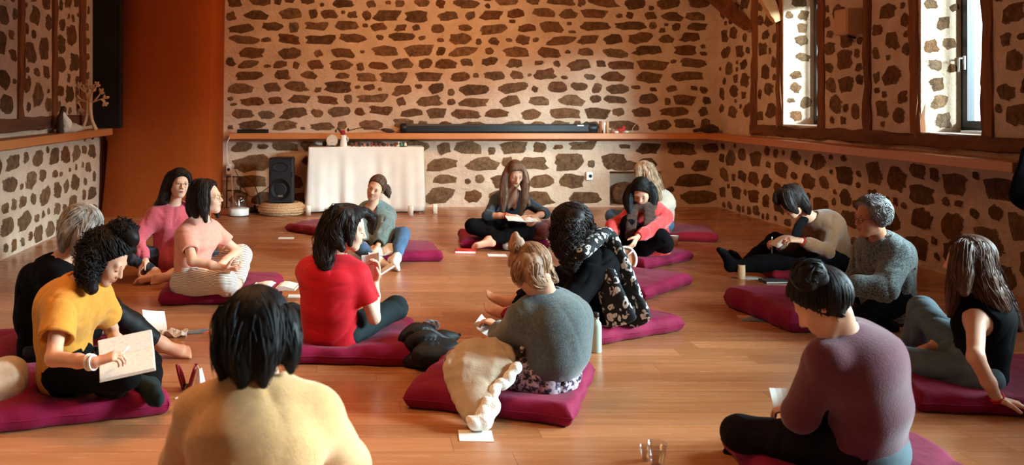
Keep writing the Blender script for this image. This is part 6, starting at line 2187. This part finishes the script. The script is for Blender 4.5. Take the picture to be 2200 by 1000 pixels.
# speaker on its pouf
c = A(-1.005, 12.22, 0)
pf = MB()
prof = []
for t in np.linspace(-math.pi / 2, math.pi / 2, 11):
    prof.append((.205 + .105 * math.cos(t), .078 + .078 * math.sin(t)))
prof = [(0, 0)] + prof + [(.12, .15), (0, .148)]
pfo = empty('straw_pouf', c, 'round woven straw pouf under the loudspeaker', 'pouf')
part('pouf_body', pf.lathe(prof, c, 48), M['straw'], pfo)
for k, t in enumerate(np.linspace(-1.2, 1.35, 7)):
    rr_ = .205 + .106 * math.cos(t)
    part('straw_coil', MB().tube([c + A(rr_ * math.cos(q), rr_ * math.sin(q), .078 + .078 * math.sin(t) + .002 * math.sin(q * 30)) for q in np.linspace(0, 2 * math.pi, 61)], .0095, 6, cap=False), M['straw'], pfo)
def speaker(c, yaw):
    root = empty('loudspeaker', c, 'black two way loudspeaker standing on the straw pouf', 'speaker')
    R = rotz(yaw)
    T = lambda p: np.asarray(p) @ R.T + c
    w, d, h = .165, .16, .59
    bm = MB()
    sec = []
    for z, k in ((0, .97), (.015, 1), (h - .03, 1), (h, .95)):
        sec.append([T(A(x * k, y, z)) for x, y in ((-w, -d * .8), (-w * .93, -d), (w * .93, -d), (w, -d * .8), (w * .72, d), (-w * .72, d))])
    bm.grid(np.array(sec).transpose(1, 0, 2), False, True); bm.add(sec[0], [(5, 4, 3, 2, 1, 0)]); bm.add(sec[-1], [(0, 1, 2, 3, 4, 5)])
    part('cabinet', bm, M['black_plastic'], root)
    part('baffle', MB().add([T(A(x, -d - .012, z)) for x, z in ((-.148, .02), (.148, .02), (.148, .33), (.125, .35), (.125, .40), (.148, .42), (.148, .555), (.125, .575), (-.125, .575), (-.148, .555), (-.148, .42), (-.125, .40), (-.125, .35), (-.148, .33))] +
         [T(A(x, -d + .005, z)) for x, z in ((-.152, .016), (.152, .016), (.152, .33), (.13, .35), (.13, .40), (.152, .42), (.152, .558), (.128, .58), (-.128, .58), (-.152, .558), (-.152, .42), (-.13, .40), (-.13, .35), (-.152, .33))],
         [tuple(range(14))] + [(i, i + 14, (i + 1) % 14 + 14, (i + 1) % 14) for i in range(14)]), M['grey_plastic'], root)
    ax = R @ np.array([[1, 0, 0], [0, 0, -1], [0, 1, 0]])
    ring = MB().lathe([(.128, .012), (.140, .016), (.140, .024), (.132, .030), (.124, .022)], T(A(0, -d, .185)), 40, ax)
    wf = part('woofer', ring, M['black_plastic'], root)
    part('grille', MB().lathe([(0, .026), (.06, .024), (.128, .018)], T(A(0, -d, .185)), 40, ax), M['cone_grey'], wf)
    part('badge', MB().box(A(-.03, -d - .034, .085), A(.03, -d - .026, .105), R, A(0, 0, 0)) if False else MB().add([T(A(x, y, z)) for x, y, z in ((-.032, -d - .03, .088), (.032, -d - .03, .088), (.032, -d - .03, .108), (-.032, -d - .03, .108), (-.032, -d - .02, .088), (.032, -d - .02, .088), (.032, -d - .02, .108), (-.032, -d - .02, .108))], [(0, 1, 2, 3), (4, 7, 6, 5), (0, 4, 5, 1), (1, 5, 6, 2), (2, 6, 7, 3), (3, 7, 4, 0)]), M['metal'], wf)
    hn = MB()
    rows = []
    for k, y in ((1.0, .014), (.96, .028), (.8, .02), (.5, -.02), (.25, -.05)):
        rows.append([T(A(.118 * k * math.cos(t), -d - y, .475 + .062 * k * math.sin(t))) for t in np.linspace(0, 2 * math.pi, 29)[:-1]])
    hn.grid(np.array(rows).transpose(1, 0, 2), True, True)
    part('horn', hn, M['cone_grey'], root)
    part('horn_throat', MB().add(rows[-1], [tuple(range(27, -1, -1))]), M['black_cloth'], root)
    for x in (-.13, .13):
        for z in (.04, .54):
            part('screw', MB().lathe([(0, .013), (.007, .013), (.007, .018), (0, .019)], T(A(x, -d, z)), 8, ax), M['dark_metal'], root)
speaker(A(-.985, 12.24, .1565), R_(-8))
# diffuser: white bowl and glass dome
c = G(513, 464)
df = empty('aroma_diffuser', c, 'white based aroma diffuser under a clear glass dome', 'diffuser')
part('diffuser_base', MB().lathe([(0, .0), (.118, .0), (.128, .012), (.130, .09), (.118, .104), (0, .108)], c, 32), M['white_plastic'], df)
part('base_ring', MB().lathe([(.128, .0), (.133, .0), (.133, .012), (.128, .012)], c, 32), M['dark_metal'], df)
part('glass_dome', MB().lathe([(.112, .105), (.112, .19), (.104, .235), (.082, .268), (.045, .288), (0, .294)], c, 32), M['glass'], df)
for dx in (-.05, 0.02, .06):
    part('glass_tube', MB().tube([c + A(dx, 0, .108), c + A(dx, 0, .23)], .012, 8), M['glass'], df)
part('nozzle', MB().lathe([(0, .108), (.03, .108), (.022, .15), (.008, .21), (0, .215)], c, 14), M['metal'], df)
# frame leaning at the wall and cables
fx, fy = -1.80, 12.92
fr = empty('picture_frame', (fx, fy, 0), 'empty dark wire frame standing behind the aroma diffuser', 'frame')
mb = MB()
for a, b in (((-1.83, 12.93, .0), (-1.83, 12.96, .43)), ((-1.64, 12.93, .0), (-1.64, 12.96, .43)), ((-1.84, 12.96, .43), (-1.63, 12.96, .43)), ((-1.83, 12.945, .24), (-1.64, 12.945, .24))):
    mb = MB().tube([a, b], .010, 6)
    part('frame_bar', mb, M['dark_metal'], fr)
cb1 = MB().tube(catmull([A(-1.62, 12.88, 1.05), A(-1.72, 12.84, 1.035), A(-1.80, 12.80, .93), A(-1.82, 12.9, .75), A(-1.815, 12.98, .58)], 24), .008, 7)
cabl = solo('cable', cb1, M['white_plastic'], (-1.75, 12.85, .6), 'white cable looping from the ledge down to the socket', 'cable')
solo('cable', MB().tube(catmull([A(-1.77, 12.98, .50), A(-1.74, 12.86, .25), A(-1.70, 12.7, .05), A(-1.62, 12.45, .008), A(-1.66, 12.2, .008), A(-1.63, 12.0, .02)], 26), .007, 7), M['white_plastic'], (-1.7, 12.5, 0), 'white cable from the socket to the aroma diffuser', 'cable')
solo('cable', MB().tube(catmull([A(-1.58, 12.94, .44), A(-1.45, 12.9, .34), A(-1.36, 12.75, .14), A(-1.30, 12.5, .01), A(-1.22, 12.45, .01)], 24), .006, 7), M['black_plastic'], (-1.4, 12.6, 0), 'black cable drooping behind the aroma diffuser', 'cable')
solo('cable', MB().tube(catmull([A(-1.18, 12.50, .35), A(-1.35, 12.75, .22), A(-1.50, 12.9, .16), A(-1.60, 12.95, .30), A(-1.72, 12.98, .52)], 24), .005, 7), M['black_plastic'], (-1.4, 12.7, 0), 'thin black cable from the loudspeaker to the wall socket', 'cable')
c = A(-1.37, 12.36, 0)
pw_ = empty('power_strip', c, 'tangle of black plugs beside the straw pouf', 'plug')
part('strip_body', MB().box(c + A(-.09, -.03, 0), c + A(.05, .03, .05), rotz(.5), c, bev=.006), M['black_plastic'], pw_)
for k in range(3):
    part('plug', MB().box(c + A(-.07 + .045 * k, -.018, .05), c + A(-.04 + .045 * k, .018, .085 + .02 * (k % 2)), rotz(.5), c, bev=.005), M['black_plastic'], pw_)
so = empty('wall_socket', (-1.80, 12.99, .53), 'white socket box beside the chimney', 'socket')
part('socket_box', MB().box((-1.845, 12.98, .46), (-1.775, 13.03, .60), bev=.006), M['white_plastic'], so)
part('socket_face', MB().lathe([(0, 0), (.02, 0), (.022, .003), (0, .003)], (-1.81, 12.979, .53), 16, np.array([[1, 0, 0], [0, 0, -1], [0, 1, 0]])), M['grey_plastic'], so)
sx_ = (1265 - 770) / 153.4
so = empty('wall_socket', (sx_, 13.02, .44), 'white wall socket low on the stones behind the long haired woman', 'socket')
zz = 1.5 - (378 - 215) / 153.4
part('socket_plate', MB().box((sx_ - .045, 12.985, zz - .055), (sx_ + .045, 13.03, zz + .055), bev=.005), M['white_plastic'], so)
part('socket_face', MB().lathe([(0, 0), (.022, 0), (.024, .003), (0, .003)], (sx_ + .01, 12.984, zz), 16, np.array([[1, 0, 0], [0, 0, -1], [0, 1, 0]])), M['grey_plastic'], so)

# ------------------------------------------------------------------ on the ledges
ZL = 1.042
c0, c1 = A(.60, 12.90, ZL + .068), A(3.24, 12.90, ZL + .068)
tu = empty('projector_screen', (1.9, 12.9, ZL), 'long black projector screen tube lying on the ledge', 'screen case')
axx = np.array([[0, 0, 1], [0, 1, 0], [-1, 0, 0]])
part('tube_body', MB().box(c0 + A(.04, -.06, -.064), c1 + A(-.05, .06, .058), bev=.022), M['black_plastic'], tu)
part('end_cap', MB().lathe([(0, 0), (.058, 0), (.068, .012), (.068, .075), (.06, .09), (0, .09)], c0 + A(-.02, 0, 0), 24, axx), M['black_plastic'], tu)
part('end_cap', MB().lathe([(0, 0), (.06, 0), (.068, .012), (.068, .10), (.05, .13), (0, .135)], c1 + A(-.06, 0, 0), 24, axx), M['grey_plastic'], tu, 'dark grey glossy end cap')
part('maker_label', MB().box(c1 + A(-.22, -.0625, .03), c1 + A(-.13, -.0605, .045)), M['white_plastic'], tu)
part('pull_lug', MB().tube([c1 + A(-.12, 0, .06), c1 + A(-.08, 0, .085), c1 + A(-.04, 0, .07)], .01, 7), M['dark_metal'], tu)
c = W(544, 286, 12.86); c[2] = ZL
so_ = empty('sound_bar', c, 'slim black bar lying on the ledge by the chimney', 'speaker')
part('bar_body', MB().box(c + A(-.215, -.03, 0), c + A(.215, .03, .055), bev=.012), M['black_plastic'], so_)
part('bar_cap', MB().box(c + A(-.222, -.028, .004), c + A(-.214, .028, .05), bev=.003), M['grey_plastic'], so_)
for u, h, lb, m_ in ((1290, .165, 'taller brown and white taper candle on the ledge beside the black tube', M['wood_brown']), (1305, .168, 'amber taper candle on the ledge to the right of the dark cone', M['wood_light'])):
    c = W(u, 285, 12.84); c[2] = ZL
    candle(c, .020, h, lb, None, m_)
c = W(1294, 285, 12.83); c[2] = ZL
candle(c + A(.022, -.01, 0), .018, .15, 'pale pink taper candle against the brown one on the ledge', None, M['candle_wax'])
c = W(1299, 285, 12.9); c[2] = ZL
solo('incense_cone', MB().lathe([(0, 0), (.05, 0), (.045, .03), (.02, .09), (0, .115)], c + A(.01, 0, 0), 12), M['black_plastic'], c, 'dark cone between the two taper candles on the ledge', 'cone')
for k, (u, lb, m_, s_) in enumerate(((1315, 'small dark wooden figure on the ledge past the candles', M['wood_brown'], 1.0), (1324, 'small white tealight box on the ledge', M['white_ceramic'], .7), (1335, 'rust coloured carved bird on the ledge', M['red_cover'], 1.2), (1346, 'white pebble at the end of the ledge ornaments', M['white_ceramic'], .5))):
    c = W(u, 285, 12.84); c[2] = ZL
    if k == 0:
        mb = MB().lathe([(0, 0), (.018, 0), (.016, .03), (.009, .05), (.014, .065), (.012, .078), (0, .085)], c, 12)
        solo('figurine', mb, m_, c, lb, 'figurine')
    elif k == 1:
        solo('tealight', MB().lathe([(0, 0), (.03, 0), (.031, .03), (.026, .03), (.025, .024), (0, .024)], c, 16), m_, c, lb, 'candle')
    elif k == 2:
        b_ = empty('bird_figurine', c, lb, 'figurine')
        part('bird_body', field_mesh([cone(c + A(-.02, 0, .035), c + A(.025, 0, .05), .022, .026, .02), cone(c + A(-.03, 0, .04), c + A(-.075, 0, .06), .014, .006, .015), ball(c + A(.035, 0, .085), .018, .02), cone(c + A(.05, 0, .085), c + A(.068, 0, .08), .006, .002, .006)], .005), m_, b_)
        part('stand', MB().lathe([(0, 0), (.025, 0), (.02, .012), (0, .016)], c, 12), M['wood_brown'], b_)
    else:
        solo('pebble', MB().ell(c + A(0, 0, .018), (.034, .024, .018), nu=10, nv=7), m_, c, lb, 'stone')
c = W(1362, 280, 12.88); c[2] = ZL
solo('feather', MB().tube(catmull([c, c + A(-.02, 0, .06), c + A(.03, .01, .12), c + A(.06, .01, .15)], 10), np.r_[.002, np.full(6, .012), .009, .005, .001], 6, flat=.2), M['paper'], c, 'pale grey feather leaning on the wall above the ledge', 'feather')
# twig with seed heads and leaf on the ledge above the table
p0 = W(748, 283, 12.86); p1 = W(812, 278, 12.86); p2 = W(855, 284, 12.86)
tw = empty('dried_branch', (p1[0], 12.86, ZL), 'dried twig with seed pods lying along the ledge above the vase', 'branch')
pts = catmull([A(p0[0], 12.86, ZL + .035), A((p0[0] + p1[0]) / 2, 12.85, ZL + .075), A(p1[0], 12.86, ZL + .05), A(p2[0], 12.87, ZL + .012)], 16)
part('twig', MB().tube(pts, np.linspace(.008, .004, 16), 6), M['twig'], tw)
part('seed_pod', MB().ell(A(p0[0], 12.86, ZL + .045), (.016, .014, .026)), M['twig'], tw)
part('seed_pod', MB().ell(A(p0[0] - .17, 12.86, ZL + .028), (.014, .012, .022)), M['twig'], tw)
part('dead_leaf', MB().ell(A(p2[0] - .14, 12.87, ZL + .035), (.10, .03, .03), rot3((0, 1, 0), .15)), M['twig'], tw)
# knot of wood and white scraps in the corner of the ledge
c = A(4.92, 12.86, ZL)
dw = field_mesh([cone(c + A(-.28, 0, .03), c + A(-.05, 0, .075), .02, .05, .03), cone(c + A(-.1, .02, .05), c + A(.02, 0, .05), .05, .04, .03)], .01, disp=folds(81, .012, 45))
solo('driftwood', dw, M['twig'], c, 'gnarled piece of driftwood in the far corner of the ledge', 'wood')
# tree sculpture, driftwood and figure on the left ledge
ZS = 1.145
c = A(-3.19, 11.02, ZS)
tr = empty('tree_sculpture', c, 'cut-out wooden tree sculpture with leafy branches on the left ledge', 'sculpture')
def limb(pts, rad):
    return MB().tube(catmull([c + A(*p) for p in pts], 10), np.interp(np.linspace(0, 1, 10), np.linspace(0, 1, len(rad)), rad), 8, flat=.45)
trunk = MB()
for sg in (-1, 1):
    trunk.tube(catmull([c + A(sg * .085, 0, 0), c + A(sg * .035, 0, .12), c + A(sg * .012, 0, .27), c + A(sg * .02, 0, .35)], 10), [.042, .038, .034, .033, .032, .032, .034, .036, .034, .024], 8, flat=.6)
trunk.tube([c + A(0, 0, .18), c + A(0, 0, .34)], .03, 8, flat=.6)
part('trunk', trunk, M['wood_pale'], tr)
br = [((0, .32), (-.03, .42), (-.06, .50)), ((0, .32), (.03, .42), (.05, .50)), ((-.01, .32), (-.10, .36), (-.20, .40)), ((.01, .32), (.10, .35), (.20, .38)), ((-.06, .35), (-.13, .33), (-.17, .26)), ((.0, .33), (.005, .44), (-.01, .55)), ((-.10, .36), (-.15, .42), (-.17, .47)), ((.07, .35), (.12, .41), (.15, .46)), ((-.05, .45), (-.10, .50), (-.12, .54)), ((.04, .46), (.08, .50), (.10, .54)), ((-.13, .33), (-.10, .28), (-.09, .23)), ((.14, .365), (.17, .34), (.19, .31))]
r = random.Random(3)
for b in br:
    part('branch', limb([(x, 0, z) for x, z in b], (.026, .019, .012)), M['wood_pale'], tr)
    (x0_, z0_), (x1_, z1_) = b[1], b[2]
    an = math.atan2(z1_ - z0_, x1_ - x0_)
    for k in range(3):
        t = (1.12, .72, .5)[k]
        a2 = an + (0, .9, -.9)[k]
        lx, lz = x0_ + (x1_ - x0_) * t + (.0, .02, .02)[k] * math.cos(a2), z0_ + (z1_ - z0_) * t + (0, .02, .02)[k] * math.sin(a2)
        part('leaf', MB().ell(c + A(lx, 0, lz), (.032, .010, .017), rot3((0, 1, 0), -a2), 8, 6), M['wood_pale'], tr)
c = A(-3.18, 10.15, ZS)
solo('driftwood', field_mesh([cone(c + A(.0, -.1, .03), c + A(.02, .18, .05), .03, .045, .03), cone(c + A(.03, .10, .05), c + A(.03, .40, .035), .045, .03, .03), cone(c + A(.0, -.02, .04), c + A(.0, -.10, .10), .02, .012, .02)], .011, disp=folds(82, .008, 40)), M['cream_knit'], c, 'pale bleached driftwood lying on the left ledge', 'wood')
c = A(-3.2, 9.98, ZS)
fg = empty('bent_figure', c, 'bent dark wooden figure at the front of the left ledge ornaments', 'figurine')
part('figure_body', field_mesh([cone(c + A(0, 0, .03), c + A(-.01, .03, .16), .04, .03, .03), cone(c + A(-.01, .03, .16), c + A(.01, .04, .24), .028, .02, .02), ball(c + A(.02, .045, .265), .026, .015), cone(c + A(0, .05, .17), c + A(.03, .16, .07), .014, .012, .015)], .008), M['twig'], fg)
part('figure_shawl', field_mesh([cone(c + A(.0, .05, .22), c + A(.03, .14, .10), .028, .05, .03), cone(c + A(.03, .14, .10), c + A(.02, .22, .04), .045, .03, .03)], .009, disp=folds(83, .005, 50)), M['candle_wax'], fg)
# small wall speaker between the posts
y = 9.42
ws = empty('wall_speaker', (XR - .1, y, 2.3), 'small beige box speaker mounted high on the right wall', 'speaker')
part('speaker_box', MB().box((XR - .16, y - .13, 2.16), (XR + .01, y + .13, 2.42), bev=.012), mk('beige_box', C(196, 150, 112), .6, .05, 8, 0), ws)
part('speaker_grille', MB().box((XR - .166, y - .115, 2.175), (XR - .158, y + .115, 2.405), bev=.003), mk('beige_grille', C(206, 160, 122), .8, .05, 90, .2, 200, .002), ws)
part('speaker_bracket', MB().tube([(XR - .01, y, 2.13), (XR - .08, y, 2.14), (XR - .08, y, 2.17)], .012, 8), M['dark_metal'], ws)
